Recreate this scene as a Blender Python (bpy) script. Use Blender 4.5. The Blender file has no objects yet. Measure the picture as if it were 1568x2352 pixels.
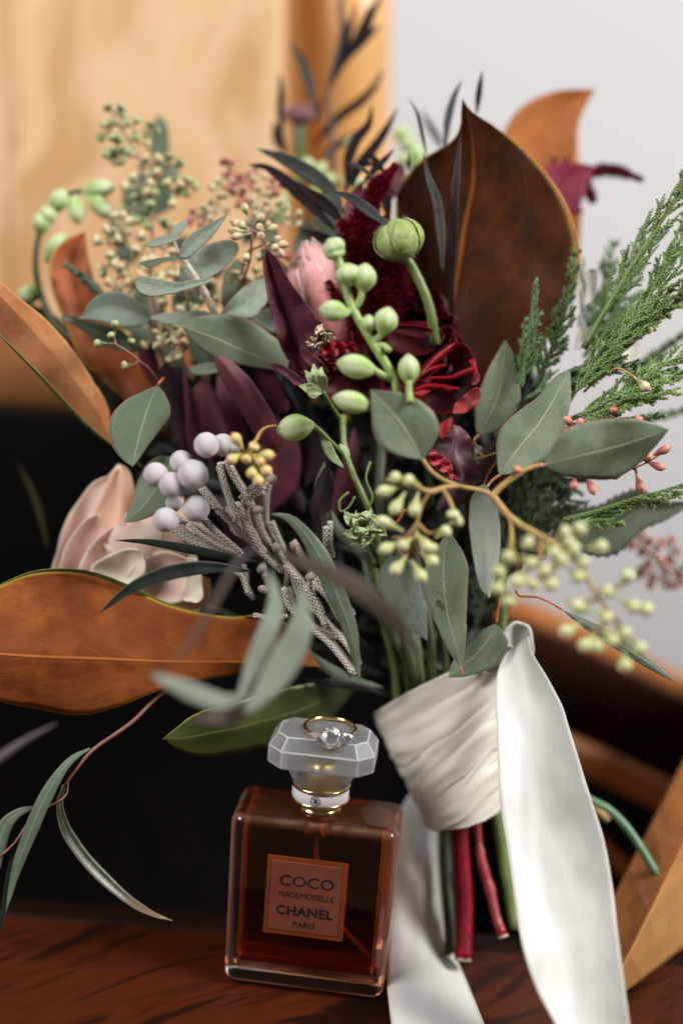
import bpy, math, random
from mathutils import Vector, Matrix, noise
R = math.radians
random.seed(7)
SC = bpy.context.scene
COL = SC.collection

# ------------------------------------------------------------------ camera
PITCH, ROLL = R(14.0), R(4.3)
CAM = Vector((0.0, -0.52, 0.32))
FWD = Vector((0, math.cos(PITCH), -math.sin(PITCH)))
_r0 = Vector((1, 0, 0)); _u0 = Vector((0, math.sin(PITCH), math.cos(PITCH)))
RIGHT = _r0 * math.cos(ROLL) + _u0 * math.sin(ROLL)
UP = _u0 * math.cos(ROLL) - _r0 * math.sin(ROLL)
cd = bpy.data.cameras.new('camera'); cam = bpy.data.objects.new('camera', cd); COL.objects.link(cam)
cam.matrix_world = Matrix(((RIGHT.x, UP.x, -FWD.x, CAM.x), (RIGHT.y, UP.y, -FWD.y, CAM.y), (RIGHT.z, UP.z, -FWD.z, CAM.z), (0, 0, 0, 1)))
cd.sensor_fit = 'HORIZONTAL'; cd.sensor_width = 24; cd.lens = 50
cd.clip_start = 0.02; cd.clip_end = 30
cd.dof.use_dof = True; cd.dof.focus_distance = 0.5475; cd.dof.aperture_fstop = 1.75
SC.camera = cam
F = 3266.7
def P(x, y, d=0.0):
    """a point of the place: d centimetres beyond the bottle's plane"""
    D = (55.5 + d) / 100
    return CAM + (FWD + RIGHT * ((x - 784) / F) - UP * ((y - 1176) / F)) * D
def T(x, y, z=0.0):
    """where the sight line through x, y meets the horizontal plane z"""
    r = FWD + RIGHT * ((x - 784) / F) - UP * ((y - 1176) / F)
    return CAM + r * ((z - CAM.z) / r.z)
def TD(x, y, z=0.0):
    return (T(x, y, z) - CAM).dot(FWD) * 100 - 55.5
def PX(px, d=0.0):
    return px / F * (55.5 + d) / 100

# ------------------------------------------------------------------ light
w = bpy.data.worlds.new('World'); SC.world = w; w.use_nodes = True
bg = w.node_tree.nodes['Background']; bg.inputs[0].default_value = (0.95, 0.97, 1.0, 1); bg.inputs[1].default_value = 0.06
def area(name, loc, target, sx, sy, energy, col):
    l = bpy.data.lights.new(name, 'AREA'); l.shape = 'RECTANGLE'; l.size = sx; l.size_y = sy; l.energy = energy; l.color = col
    o = bpy.data.objects.new(name, l); COL.objects.link(o); o.location = loc
    o.rotation_euler = (Vector(target) - Vector(loc)).to_track_quat('-Z', 'Y').to_euler(); return o
area('window_light', (1.35, -0.42, 1.45), (0.0, 0.05, 0.12), 0.55, 0.75, 57, (1.0, 0.985, 0.965))
area('fill_left', (-1.0, -0.62, 1.10), (-.05, 0.08, 0.12), 0.6, 0.6, 22, (1.0, 0.985, 0.965))  # added fill for the left side, no known source there
SC.view_settings.view_transform = 'Standard'; SC.view_settings.look = 'None'
SC.view_settings.exposure = 0.0; SC.view_settings.gamma = 1.0
SC.cycles.max_bounces = 14; SC.cycles.transmission_bounces = 12; SC.cycles.transparent_max_bounces = 12
SC.cycles.diffuse_bounces = 4; SC.cycles.glossy_bounces = 6
SC.cycles.caustics_reflective = False; SC.cycles.caustics_refractive = True
SC.cycles.sample_clamp_indirect = 4.0; SC.cycles.blur_glossy = 0.3
SC.cycles.use_denoising = True

# ------------------------------------------------------------------ materials
def lin(c):
    if isinstance(c, str):
        v = [int(c[i:i + 2], 16) / 255 for i in (0, 2, 4)]
        return tuple(((x / 12.92) if x <= .04045 else ((x + .055) / 1.055) ** 2.4) for x in v) + (1,)
    return tuple(c) + (1,) if len(c) == 3 else tuple(c)
def newmat(name):
    m = bpy.data.materials.new(name); m.use_nodes = True; nt = m.node_tree; nt.nodes.clear(); return m, nt
def N(nt, typ, ins=None, **props):
    n = nt.nodes.new('ShaderNode' + typ)
    for k, v in props.items(): setattr(n, k, v)
    for k, v in (ins or {}).items():
        s = n.inputs[k]
        if hasattr(v, 'default_value') or hasattr(v, 'is_output'): nt.links.new(v, s)
        else: s.default_value = v
    return n
def M_(nt, op, a, b=0.0, clamp=False):
    n = N(nt, 'Math', {0: a, 1: b}, operation=op); n.use_clamp = clamp; return n.outputs[0]
def MIX(nt, f, a, b, blend='MIX'):
    return N(nt, 'Mix', {0: f, 6: a, 7: b}, data_type='RGBA', blend_type=blend).outputs[2]
def SM(nt, x, lo, hi, a=0.0, b=1.0):
    n = N(nt, 'MapRange', {0: x, 1: lo, 2: hi, 3: a, 4: b}); n.interpolation_type = 'SMOOTHSTEP'; return n.outputs[0]
def NOI(nt, vec, scale, detail=3, rough=.5, dist=0.0):
    return N(nt, 'TexNoise', {'Vector': vec, 'Scale': scale, 'Detail': detail, 'Roughness': rough, 'Distortion': dist})
MATS = {}
def princ(nt, **k):
    n = N(nt, 'BsdfPrincipled')
    mp = dict(col='Base Color', rough='Roughness', metal='Metallic', spec='Specular IOR Level', coat='Coat Weight', coatr='Coat Roughness',
              sheen='Sheen Weight', sheenr='Sheen Roughness', trans='Transmission Weight', ior='IOR', normal='Normal', sss='Subsurface Weight', sssr='Subsurface Radius', ssss='Subsurface Scale', sheent='Sheen Tint')
    for a, v in k.items():
        s = n.inputs[mp[a]]
        if hasattr(v, 'is_output'): nt.links.new(v, s)
        else: s.default_value = v
    return n
def leafmat(name, c1, c2, rib=None, edge=None, veins=None, rough=.5, trans=.0, tcol=None, ns=90, bump=.25, bdist=.0006, fine=.12,
            streak=0.0, streakc='d8dcd2', spots=0.0, spotc='3a3626', sheen=0.0, spec=.4, tip=None, ribw=.05, edgew=.95, big=None):
    if name in MATS: return MATS[name]
    m, nt = newmat(name); out = N(nt, 'OutputMaterial')
    tc = N(nt, 'TexCoord'); ob = tc.outputs['Object']
    uv = N(nt, 'SeparateXYZ', {0: tc.outputs['UV']}); u, v = uv.outputs[0], uv.outputs[1]
    va = N(nt, 'Math', {0: v, 1: 2.0, 2: -1.0}, operation='MULTIPLY_ADD').outputs[0]
    av = M_(nt, 'ABSOLUTE', va)
    n1 = NOI(nt, ob, ns, 4, .6)
    n2 = NOI(nt, ob, ns * 9, 3, .6)
    f = SM(nt, n1.outputs[0], .33, .68)
    c = MIX(nt, f, lin(c1), lin(c2))
    c = MIX(nt, fine * 2, c, MIX(nt, n2.outputs[0], lin((.25, .25, .25)), lin((1.7, 1.7, 1.7))), 'MULTIPLY')
    height = M_(nt, 'MULTIPLY', n2.outputs[0], .35)
    if big:
        n3 = NOI(nt, ob, ns * .35, 2, .5)
        c = MIX(nt, SM(nt, n3.outputs[0], .42, .66, 0, .8), c, lin(big))
    if tip: c = MIX(nt, SM(nt, u, .55, 1.0), c, lin(tip))
    if streak:
        mp = N(nt, 'Mapping', {0: tc.outputs['UV'], 3: (3.0, 13.0, 1)})
        n4 = NOI(nt, mp.outputs[0], 5.0, 5, .75, .8)
        c = MIX(nt, SM(nt, n4.outputs[0], .48, .66, 0, streak), c, lin(streakc))
    if veins:
        cnt, slope, st = veins[:3]
        wob = M_(nt, 'MULTIPLY', n1.outputs[0], .06)
        ph = M_(nt, 'ADD', M_(nt, 'SUBTRACT', u, M_(nt, 'MULTIPLY', M_(nt, 'POWER', av, 1.25), slope)), wob)
        wv = M_(nt, 'ABSOLUTE', M_(nt, 'SINE', M_(nt, 'MULTIPLY', ph, cnt * math.pi)))
        vm = SM(nt, wv, 0.0, veins[3] if len(veins) > 3 else .13, 1, 0)
        c = MIX(nt, M_(nt, 'MULTIPLY', vm, st), c, lin(rib or c2))
        height = M_(nt, 'ADD', height, M_(nt, 'MULTIPLY', vm, .6))
    if rib:
        rm = SM(nt, av, ribw * .3, ribw, 1, 0)
        c = MIX(nt, M_(nt, 'MULTIPLY', rm, .85), c, lin(rib)); height = M_(nt, 'ADD', height, M_(nt, 'MULTIPLY', rm, 1.0))
    if spots:
        sp = N(nt, 'TexVoronoi', {'Vector': ob, 'Scale': 420.0})
        sm = M_(nt, 'MULTIPLY', SM(nt, sp.outputs['Distance'], .10, .22, 1, 0), SM(nt, n1.outputs[0], .5, .62))
        c = MIX(nt, M_(nt, 'MULTIPLY', sm, spots), c, lin(spotc))
    if edge: c = MIX(nt, SM(nt, av, edgew - .03, edgew + .02), c, lin(edge))
    bp = N(nt, 'Bump', {'Height': height, 'Strength': bump, 'Distance': bdist})
    p = princ(nt, col=c, rough=rough, spec=spec, sheen=sheen, sheenr=.4, normal=bp.outputs[0])
    sh = p.outputs[0]
    if trans:
        tl = N(nt, 'BsdfTranslucent', {0: MIX(nt, .6, c, lin(tcol)) if tcol else c, 'Normal': bp.outputs[0]})
        sh = N(nt, 'MixShader', {0: trans, 1: sh, 2: tl.outputs[0]}).outputs[0]
    nt.links.new(sh, out.inputs[0]); MATS[name] = m; return m
def simplemat(name, c1, c2=None, rough=.5, ns=120, bump=.2, metal=0., sheen=0., spec=.5, ends=None, coat=0., trans=0., bs=None, sss=0., stripes=None):
    """ends: colours along the axis (UV u)"""
    if name in MATS: return MATS[name]
    m, nt = newmat(name); out = N(nt, 'OutputMaterial'); tc = N(nt, 'TexCoord'); ob = tc.outputs['Object']
    n1 = NOI(nt, ob, ns, 4, .6); n2 = NOI(nt, ob, bs or ns * 6, 3, .6)
    c = MIX(nt, SM(nt, n1.outputs[0], .35, .65), lin(c1), lin(c2 or c1))
    if ends:
        u = N(nt, 'SeparateXYZ', {0: tc.outputs['UV']}).outputs[0]
        for lo, hi, cc in ends: c = MIX(nt, SM(nt, u, lo, hi), c, lin(cc))
    if stripes:
        sv = N(nt, 'SeparateXYZ', {0: tc.outputs['UV']}).outputs[1]; st = SM(nt, M_(nt, 'SINE', M_(nt, 'ADD', M_(nt, 'MULTIPLY', sv, 6.2832 * stripes[0]), M_(nt, 'MULTIPLY', n1.outputs[0], 3.0))), -.2, .9)
        c = MIX(nt, M_(nt, 'MULTIPLY', st, stripes[2]), c, lin(stripes[1]))
    c = MIX(nt, .25, c, MIX(nt, n2.outputs[0], lin((.25, .25, .25)), lin((1.7, 1.7, 1.7))), 'MULTIPLY')
    bp = N(nt, 'Bump', {'Height': n2.outputs[0], 'Strength': bump, 'Distance': .0006})
    p = princ(nt, col=c, rough=rough, metal=metal, spec=spec, sheen=sheen, coat=coat, normal=bp.outputs[0])
    sh = p.outputs[0]
    if trans:
        tl = N(nt, 'BsdfTranslucent', {0: c}); sh = N(nt, 'MixShader', {0: trans, 1: sh, 2: tl.outputs[0]}).outputs[0]
    nt.links.new(sh, out.inputs[0]); MATS[name] = m; return m

# ------------------------------------------------------------------ mesh tools
WL = {}
class MB:
    def __init__(s): s.v = []; s.f = []; s.uv = []; s.mi = []
    def vert(s, p): s.v.append(Vector(p)); return len(s.v) - 1
    def face(s, idx, uvs=None, mi=0): s.f.append(tuple(idx)); s.uv.append(uvs or [(0, .5)] * len(idx)); s.mi.append(mi)
    def build(s, name, mats, parent=None, smooth=True, origin=None, kind=None, label=None):
        if not isinstance(mats, (list, tuple)): mats = [mats]
        og = Vector(origin) if origin is not None else s.v[0].copy()
        me = bpy.data.meshes.new(name)
        me.from_pydata([tuple(p - og) for p in s.v], [], s.f)
        for m in mats: me.materials.append(m)
        ul = me.uv_layers.new(name='UVMap')
        flat = []
        for u in s.uv:
            for a in u: flat.extend(a[:2])
        ul.data.foreach_set('uv', flat)
        me.polygons.foreach_set('material_index', s.mi)
        me.polygons.foreach_set('use_smooth', [smooth] * len(s.f))
        me.update()
        return place(name, me, og, parent, kind, label)
def place(name, me, og, parent=None, kind=None, label=None, mat=None):
    o = bpy.data.objects.new(name, me); COL.objects.link(o)
    base = WL[parent.name] if parent else Vector((0, 0, 0))
    if parent: o.parent = parent
    if mat is not None:
        o.matrix_local = Matrix.Translation(og - base) @ mat
    else: o.location = og - base
    WL[o.name] = Vector(og)
    if kind: o['kind'] = kind
    if label: o['label'] = label
    return o
def thing(name, label, cat, loc, group=None):
    o = bpy.data.objects.new(name, None); COL.objects.link(o); o.empty_display_size = .01
    o.location = loc; WL[o.name] = Vector(loc); o['label'] = label; o['category'] = cat
    if group: o['group'] = group
    return o
def tag(o, label, cat, group=None):
    o['label'] = label; o['category'] = cat
    if group: o['group'] = group
    return o
def cat(pts, n):
    """n+1 evenly spaced samples of a smooth curve through pts (tuples of any size)"""
    pts = [tuple(p) for p in pts]
    if len(pts) == 2: return [tuple(a + (b - a) * i / n for a, b in zip(*pts)) for i in range(n + 1)]
    e = [tuple(2 * a - b for a, b in zip(pts[0], pts[1]))] + pts + [tuple(2 * a - b for a, b in zip(pts[-1], pts[-2]))]
    dense = []
    for i in range(1, len(e) - 2):
        p0, p1, p2, p3 = e[i - 1:i + 3]
        for k in range(12):
            t = k / 12
            dense.append(tuple(.5 * (2 * b + (c - a) * t + (2 * a - 5 * b + 4 * c - d) * t * t + (3 * b - a - 3 * c + d) * t ** 3) for a, b, c, d in zip(p0, p1, p2, p3)))
    dense.append(pts[-1])
    L = [0]
    for a, b in zip(dense, dense[1:]): L.append(L[-1] + math.sqrt(sum((x - y) ** 2 for x, y in zip(a[:3], b[:3]))) + 1e-12)
    res = []; j = 0
    for i in range(n + 1):
        s = L[-1] * i / n
        while j < len(L) - 2 and L[j + 1] < s: j += 1
        t = min(1, max(0, (s - L[j]) / (L[j + 1] - L[j])))
        res.append(tuple(a + (b - a) * t for a, b in zip(dense[j], dense[j + 1])))
    return res
def lerp1(tab, t):
    for (a, x), (b, y) in zip(tab, tab[1:]):
        if t <= b:
            k = (t - a) / (b - a) if b > a else 0
            k = k * k * (3 - 2 * k) * .5 + k * .5
            return x + (y - x) * k
    return tab[-1][1]
def sheet(grid, thick, name, mats, parent=None, label=None, kind=None, uvf=None):
    """closed thin solid from a grid of points; first side faces the camera"""
    nu, nv = len(grid) - 1, len(grid[0]) - 1
    nrm = [[None] * (nv + 1) for _ in range(nu + 1)]
    for i in range(nu + 1):
        for j in range(nv + 1):
            a = grid[min(i + 1, nu)][j] - grid[max(i - 1, 0)][j]
            b = grid[i][min(j + 1, nv)] - grid[i][max(j - 1, 0)]
            n = a.cross(b)
            if n.length < 1e-12:
                ii = min(max(i, 1), nu - 1)
                n = (grid[ii + 1][j] - grid[ii - 1][j]).cross(grid[ii][min(j + 1, nv)] - grid[ii][max(j - 1, 0)])
            if n.length < 1e-14: n = -FWD
            n = n.normalized()
            nrm[i][j] = n
    mb = MB()
    # decide orientation: grid normal towards the camera on average
    mid = nrm[nu // 2][nv // 2]
    flip = mid.dot(CAM - grid[nu // 2][nv // 2]) < 0
    sg = -1 if flip else 1
    A = [[mb.vert(grid[i][j]) for j in range(nv + 1)] for i in range(nu + 1)]
    B = [[mb.vert(grid[i][j] - nrm[i][j] * sg * thick) for j in range(nv + 1)] for i in range(nu + 1)]
    U = lambda i, j: (i / nu, j / nv)
    for i in range(nu):
        for j in range(nv):
            q = [(i, j), (i + 1, j), (i + 1, j + 1), (i, j + 1)]
            if flip: q = q[::-1]
            mb.face([A[a][b] for a, b in q], [U(a, b) for a, b in q], 0)
            q = q[::-1]
            mb.face([B[a][b] for a, b in q], [U(a, b) for a, b in q], min(1, len(mats) - 1) if isinstance(mats, (list, tuple)) else 0)
    ring = [(i, 0) for i in range(nu)] + [(nu, j) for j in range(nv)] + [(i, nv) for i in range(nu, 0, -1)] + [(0, j) for j in range(nv, 0, -1)]
    for k in range(len(ring)):
        a, b = ring[k], ring[(k + 1) % len(ring)]
        q = [A[a[0]][a[1]], A[b[0]][b[1]], B[b[0]][b[1]], B[a[0]][a[1]]]
        if not flip: q = q[::-1]
        uu = (a[0] / nu, 1.0)
        mb.face(q, [uu] * 4, 0)
    return mb.build(name, mats, parent, label=label, kind=kind)
def leafo(name, mats, L, Rr, d0, d1, parent=None, C=None, bend=0., tilt=0., fold=0., cup=0., wave=0., waven=3, thick=.0003, nu=26, nv=10, rough_edge=0., label=None, seed=0, twist=0., table=False, crumple=0., jit=1.):
    """a leaf from its two edges (base to tip); depth runs d0..d1 plus bend; tilt/fold/cup shape its section (times its half width)"""
    Lp, Rp = cat(L, nu), cat(Rr, nu)
    Cp = cat(C, nu) if C else [((a[0] + b[0]) / 2, (a[1] + b[1]) / 2) for a, b in zip(Lp, Rp)]
    g = []
    for i in range(nu + 1):
        t = i / nu; row = []
        hw = math.hypot(Lp[i][0] - Rp[i][0], Lp[i][1] - Rp[i][1]) / 2 * .017
        for j in range(nv + 1):
            v = j / nv * 2 - 1
            a = Lp[i] if v < 0 else Rp[i]
            e = abs(v); x = Cp[i][0] + (a[0] - Cp[i][0]) * e; y = Cp[i][1] + (a[1] - Cp[i][1]) * e
            d = d0 + (d1 - d0) * t + bend * 4 * t * (1 - t) + hw * ((tilt + twist * (t - .5)) * v - fold * e + cup * (1 - v * v))
            if wave: d += wave * e * math.sin(t * waven * 6.283 + seed + (1.3 if v < 0 else 0)) * (hw ** .5)
            if crumple: d += crumple * (noise.noise(Vector((x * .011, y * .006, seed))) + .5 * noise.noise(Vector((x * .03, y * .014, seed + 5))))
            if table: d = min(d, TD(x, y, .0012))
            if rough_edge and e == 1:
                k = rough_edge * (((i % 2) * 2 - 1)); x += (a[0] - Cp[i][0]) * k * .1; y += (a[1] - Cp[i][1]) * k * .1
            jn = Vector((x * .02, y * .02, seed + L[0][0]))
            d += jit * min(hw, 1.2) * .22 * noise.noise(jn * .45) * (0.3 + e)
            if 0 < i < nu and jit: x += e * 1.3 * noise.noise(jn * 3.1 + Vector((3, 1, 0))); y += e * 1.3 * noise.noise(jn * 3.1 + Vector((0, 7, 2)))
            row.append(P(x, y, d))
        g.append(row)
    return sheet(g, thick, name, mats, parent, label)
PROF = {'lance': [(0, .12), (.12, .5), (.35, .95), (.5, 1), (.7, .8), (.88, .4), (1, .02)],
        'narrow': [(0, .25), (.1, .55), (.3, .95), (.55, 1), (.8, .65), (.93, .3), (1, .02)],
        'ovate': [(0, .05), (.08, .45), (.25, .9), (.4, 1), (.6, .85), (.8, .5), (.93, .2), (1, .02)],
        'petal': [(0, .15), (.2, .5), (.5, .9), (.75, 1), (.9, .8), (1, .35)],
        'round': [(0, .1), (.1, .55), (.3, .92), (.5, 1), (.7, .92), (.9, .55), (1, .08)]}
def leafs(name, mats, spine, hw, parent=None, prof='lance', tilt=0., fold=0., cup=0., thick=.0003, nu=20, nv=6, wave=0., waven=3, label=None, roll=0., seed=0):
    """a leaf along a spine of (x, y, d), half width hw px; roll turns it about its spine (it narrows in view)"""
    sp = [P(*p) for p in cat(spine, nu)]
    dm = sum(p[2] for p in spine) / len(spine)
    W = PX(hw, dm) / max(.25, math.cos(roll))
    g = []
    for i in range(nu + 1):
        t = i / nu; tg = (sp[min(i + 1, nu)] - sp[max(i - 1, 0)]).normalized()
        n = (CAM - sp[i]).normalized(); s = tg.cross(n).normalized(); n = s.cross(tg).normalized()
        s2 = s * math.cos(roll) + n * math.sin(roll); n2 = n * math.cos(roll) - s * math.sin(roll)
        wd = W * lerp1(PROF[prof], t); row = []
        for j in range(nv + 1):
            v = j / nv * 2 - 1
            off = wd * (tilt * v + fold * abs(v) - cup * (1 - v * v))
            if wave: off += W * wave * abs(v) * math.sin(t * waven * 6.283 + seed + (1.7 if v < 0 else 0))
            row.append(sp[i] + s2 * v * wd + n2 * off)
        g.append(row)
    return sheet(g, thick, name, mats, parent, label)
def tube(name, mat, pts, rad, parent=None, n=8, seg=14, world=False, label=None, bumpy=0., cap=True, mb=None, kind=None):
    """pts (x,y,d) or world vectors; rad in px (or metres if world), number or list"""
    rads = rad if isinstance(rad, (list, tuple)) else [rad, rad]
    if world: W = [Vector(p) for p in cat([tuple(p) for p in pts], seg)]
    else: W = [P(*p) for p in cat(pts, seg)]
    own = mb is None; mb = mb or MB(); prev = None; rings = []
    up = Vector((.3, .2, 1))
    for i in range(seg + 1):
        tg = (W[min(i + 1, seg)] - W[max(i - 1, 0)])
        tg = tg.normalized() if tg.length > 1e-9 else Vector((0, 0, 1))
        if prev is None: a = tg.cross(up).normalized()
        else: a = (prev - tg * prev.dot(tg)).normalized()
        prev = a; b = tg.cross(a)
        k = i / seg * (len(rads) - 1); q = min(int(k), len(rads) - 2); r = rads[q] + (rads[q + 1] - rads[q]) * (k - q)
        if not world: r = PX(r, (W[i] - CAM).dot(FWD) * 100 - 55.5)
        if bumpy: r *= 1 + bumpy * (noise.noise(W[i] * 900) )
        rings.append([mb.vert(W[i] + (a * math.cos(6.2832 * j / n) + b * math.sin(6.2832 * j / n)) * r) for j in range(n)])
    for i in range(seg):
        for j in range(n):
            q = [rings[i][j], rings[i][(j + 1) % n], rings[i + 1][(j + 1) % n], rings[i + 1][j]]
            mb.face(q, [(i / seg, j / n), (i / seg, (j + 1) / n), ((i + 1) / seg, (j + 1) / n), ((i + 1) / seg, j / n)])
    if cap:
        c0 = mb.vert(W[0]); c1 = mb.vert(W[-1])
        for j in range(n):
            mb.face([rings[0][(j + 1) % n], rings[0][j], c0], [(0, .5)] * 3, 0); mb.face([rings[-1][j], rings[-1][(j + 1) % n], c1], [(1, .5)] * 3, 0)
    return mb.build(name, mat, parent, label=label, kind=kind) if own else mb
def lathe_mesh(name, prof, mat, n=18, ribs=0, ribd=0., jitter=0., seed=0):
    """unit mesh about +Z, profile of (z, r)"""
    mb = MB(); rings = []
    pr = cat(prof, 14) if len(prof) > 2 else prof
    zmax = prof[-1][0]
    for z, r in pr:
        rings.append([mb.vert(((r * (1 + ribd * abs(math.sin(ribs * 3.1416 * j / n)) + jitter * noise.noise(Vector((math.cos(6.2832 * j / n) * 2, math.sin(6.2832 * j / n) * 2, z * 4 + seed)))) * math.cos(6.2832 * j / n)),
                               (r * (1 + ribd * abs(math.sin(ribs * 3.1416 * j / n))) * math.sin(6.2832 * j / n)), z)) for j in range(n)])
    m = len(rings)
    for i in range(m - 1):
        for j in range(n):
            mb.face([rings[i][j], rings[i][(j + 1) % n], rings[i + 1][(j + 1) % n], rings[i + 1][j]], [(pr[i][0] / zmax, j / n), (pr[i][0] / zmax, (j + 1) / n), (pr[i + 1][0] / zmax, (j + 1) / n), (pr[i + 1][0] / zmax, j / n)])
    for k, z in ((0, pr[0][0]), (m - 1, pr[-1][0])):
        c = mb.vert((0, 0, z))
        for j in range(n):
            q = [rings[k][j], rings[k][(j + 1) % n], c]
            mb.face(q[::-1] if k == 0 else q, [(z / zmax, .5)] * 3)
    me = bpy.data.meshes.new(name); me.from_pydata([tuple(p) for p in mb.v], [], mb.f); me.materials.append(mat)
    ul = me.uv_layers.new(name='UVMap'); flat = []
    for u in mb.uv:
        for a in u: flat.extend(a)
    ul.data.foreach_set('uv', flat); me.polygons.foreach_set('use_smooth', [True] * len(mb.f)); me.update(); return me
def axis_place(name, me, p0, p1, width, parent=None, label=None, spin=0.):
    """stand a unit mesh (z 0..1, radius about .5) between two world points"""
    ax = p1 - p0; q = ax.to_track_quat('Z', 'Y').to_matrix().to_4x4()
    mt = q @ Matrix.Rotation(spin, 4, 'Z') @ Matrix.Diagonal((width, width, ax.length, 1))
    return place(name, me, p0, parent, None, label, mt)

# ------------------------------------------------------------------ setting
def V(x, y, Y):
    """where the sight line through x, y meets the upright plane at depth Y"""
    r = FWD + RIGHT * ((x - 784) / F) - UP * ((y - 1176) / F)
    return CAM + r * ((Y - CAM.y) / r.y)
def woodmat(name, c1, c2, c3, rough=.45, gdir=0., scale=18., stretch=9., plane='XZ', bump=.15, coat=0., fig=0., dark=.5, fineg=.35, spec=.5):
    """grain runs along the angle gdir in the given plane"""
    m, nt = newmat(name); out = N(nt, 'OutputMaterial'); tc = N(nt, 'TexCoord')
    rot = (0, gdir, 0) if plane == 'XZ' else (0, 0, -gdir)
    mp0 = N(nt, 'Mapping', {0: tc.outputs['Object'], 2: rot})
    big = NOI(nt, mp0.outputs[0], 7, 2, .5)
    off = N(nt, 'VectorMath', {0: mp0.outputs[0], 1: N(nt, 'VectorMath', {0: big.outputs[1], 3: .10 if fig else .03}, operation='SCALE').outputs[0]}, operation='ADD').outputs[0]
    sc = (scale, scale * stretch, scale * stretch) if plane != 'XZ' else (scale * stretch, scale * stretch, scale)
    if plane == 'XZ': sc = (scale * stretch, scale * stretch, scale)
    mp = N(nt, 'Mapping', {0: off, 3: sc})
    n1 = NOI(nt, mp.outputs[0], .55, 5, .62, .6); n2 = NOI(nt, mp.outputs[0], 2.8, 4, .7)
    c = MIX(nt, SM(nt, n1.outputs[0], .36, .64), lin(c1), lin(c2))
    c = MIX(nt, M_(nt, 'MULTIPLY', SM(nt, n1.outputs[0], .60 - .16 * dark, .70 - .06 * dark), .95), c, lin(c3))
    c = MIX(nt, fineg, c, MIX(nt, n2.outputs[0], lin((.2, .2, .2)), lin((1.75, 1.75, 1.75))), 'MULTIPLY')
    bp = N(nt, 'Bump', {'Height': n2.outputs[0], 'Strength': bump, 'Distance': .0004})
    rg = M_(nt, 'MULTIPLY_ADD', n2.outputs[0], .15); rg.node.inputs[2].default_value = rough - .07
    p = princ(nt, col=c, rough=rg, spec=spec, coat=coat, coatr=.12, normal=bp.outputs[0])
    nt.links.new(p.outputs[0], out.inputs[0]); return m
honey = woodmat('honey_wood', (.72, .44, .22), (.83, .58, .35), (.60, .34, .15), rough=.42, plane='XZ', gdir=R(-8), scale=6, stretch=5, fig=1, fineg=.12)
postm = woodmat('post_wood', (.62, .31, .10), (.74, .42, .17), (.50, .23, .07), rough=.35, plane='XZ', gdir=R(-4), scale=8, stretch=7, fineg=.15)
darkw = woodmat('shade_black_wood', (.0032, .0028, .0024), (.0048, .0038, .003), (.0024, .002, .0018), rough=.85, spec=.06, plane='XZ', scale=8, stretch=5)  # black that stands in for the deep shade behind
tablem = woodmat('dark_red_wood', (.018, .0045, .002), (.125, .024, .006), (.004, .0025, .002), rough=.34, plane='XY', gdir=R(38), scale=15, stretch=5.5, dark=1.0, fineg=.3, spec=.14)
tabled = woodmat('shade_dark_wood', (.006, .003, .002), (.030, .007, .003), (.003, .0025, .002), rough=.5, plane='XY', gdir=R(38), scale=15, stretch=5.5, dark=1.0, fineg=.3, spec=.1)  # near-black colour stands in for shade towards the back of the seat
railm = woodmat('rail_shaded_wood', (.022, .007, .003), (.038, .011, .004), (.010, .004, .002), rough=.65, spec=.1, plane='XY', scale=10, stretch=6)  # dark face of the rail, shade put into the wood colour
armm = woodmat('arm_wood', (.30, .10, .028), (.42, .16, .045), (.12, .036, .012), rough=.32, plane='XY', gdir=R(55), scale=10, stretch=9, dark=.3, coat=.2)
arml = woodmat('arm_wood_light', (.50, .24, .075), (.58, .30, .10), (.36, .14, .04), rough=.3, plane='XY', gdir=R(55), scale=8, stretch=6, dark=.1, coat=.2)

def quadbox(name, mat, pts4, back, parent=None, kind=None, bevel=0.0):
    """solid from a front polygon and a back offset vector"""
    mb = MB(); n = len(pts4)
    a = [mb.vert(p) for p in pts4]; b = [mb.vert(p + back) for p in pts4]
    mb.face(a); mb.face(b[::-1])
    for i in range(n): mb.face([a[i], b[i], b[(i + 1) % n], a[(i + 1) % n]])
    o = mb.build(name, mat, parent, smooth=False, kind=kind)
    if bevel:
        md = o.modifiers.new('bevel', 'BEVEL'); md.width = bevel; md.segments = 3
    return o
wm, nt = newmat('painted_wall'); out = N(nt, 'OutputMaterial'); tc = N(nt, 'TexCoord')
n1 = NOI(nt, tc.outputs['Object'], 1.5, 3); n2 = NOI(nt, tc.outputs['Object'], 90, 3)
p = princ(nt, col=MIX(nt, n1.outputs[0], lin((.60, .60, .605)), lin((.67, .665, .665))), rough=.8, normal=N(nt, 'Bump', {'Height': n2.outputs[0], 'Strength': .1, 'Distance': .002}).outputs[0])
nt.links.new(p.outputs[0], out.inputs[0])
o = quadbox('wall', wm, [Vector((-2.2, .95, -.5)), Vector((3.0, .95, -.5)), Vector((3.0, .95, 2.2)), Vector((-2.2, .95, 2.2))], Vector((0, .1, 0)), kind='structure')
fm = simplemat('floor_boards', (.16, .09, .05), (.22, .13, .08), rough=.5, ns=6)
o = quadbox('floor', fm, [Vector((-2.2, -2.2, -.5)), Vector((3.0, -2.2, -.5)), Vector((3.0, .95, -.5)), Vector((-2.2, .95, -.5))], Vector((0, 0, -.1)), kind='structure')

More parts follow.
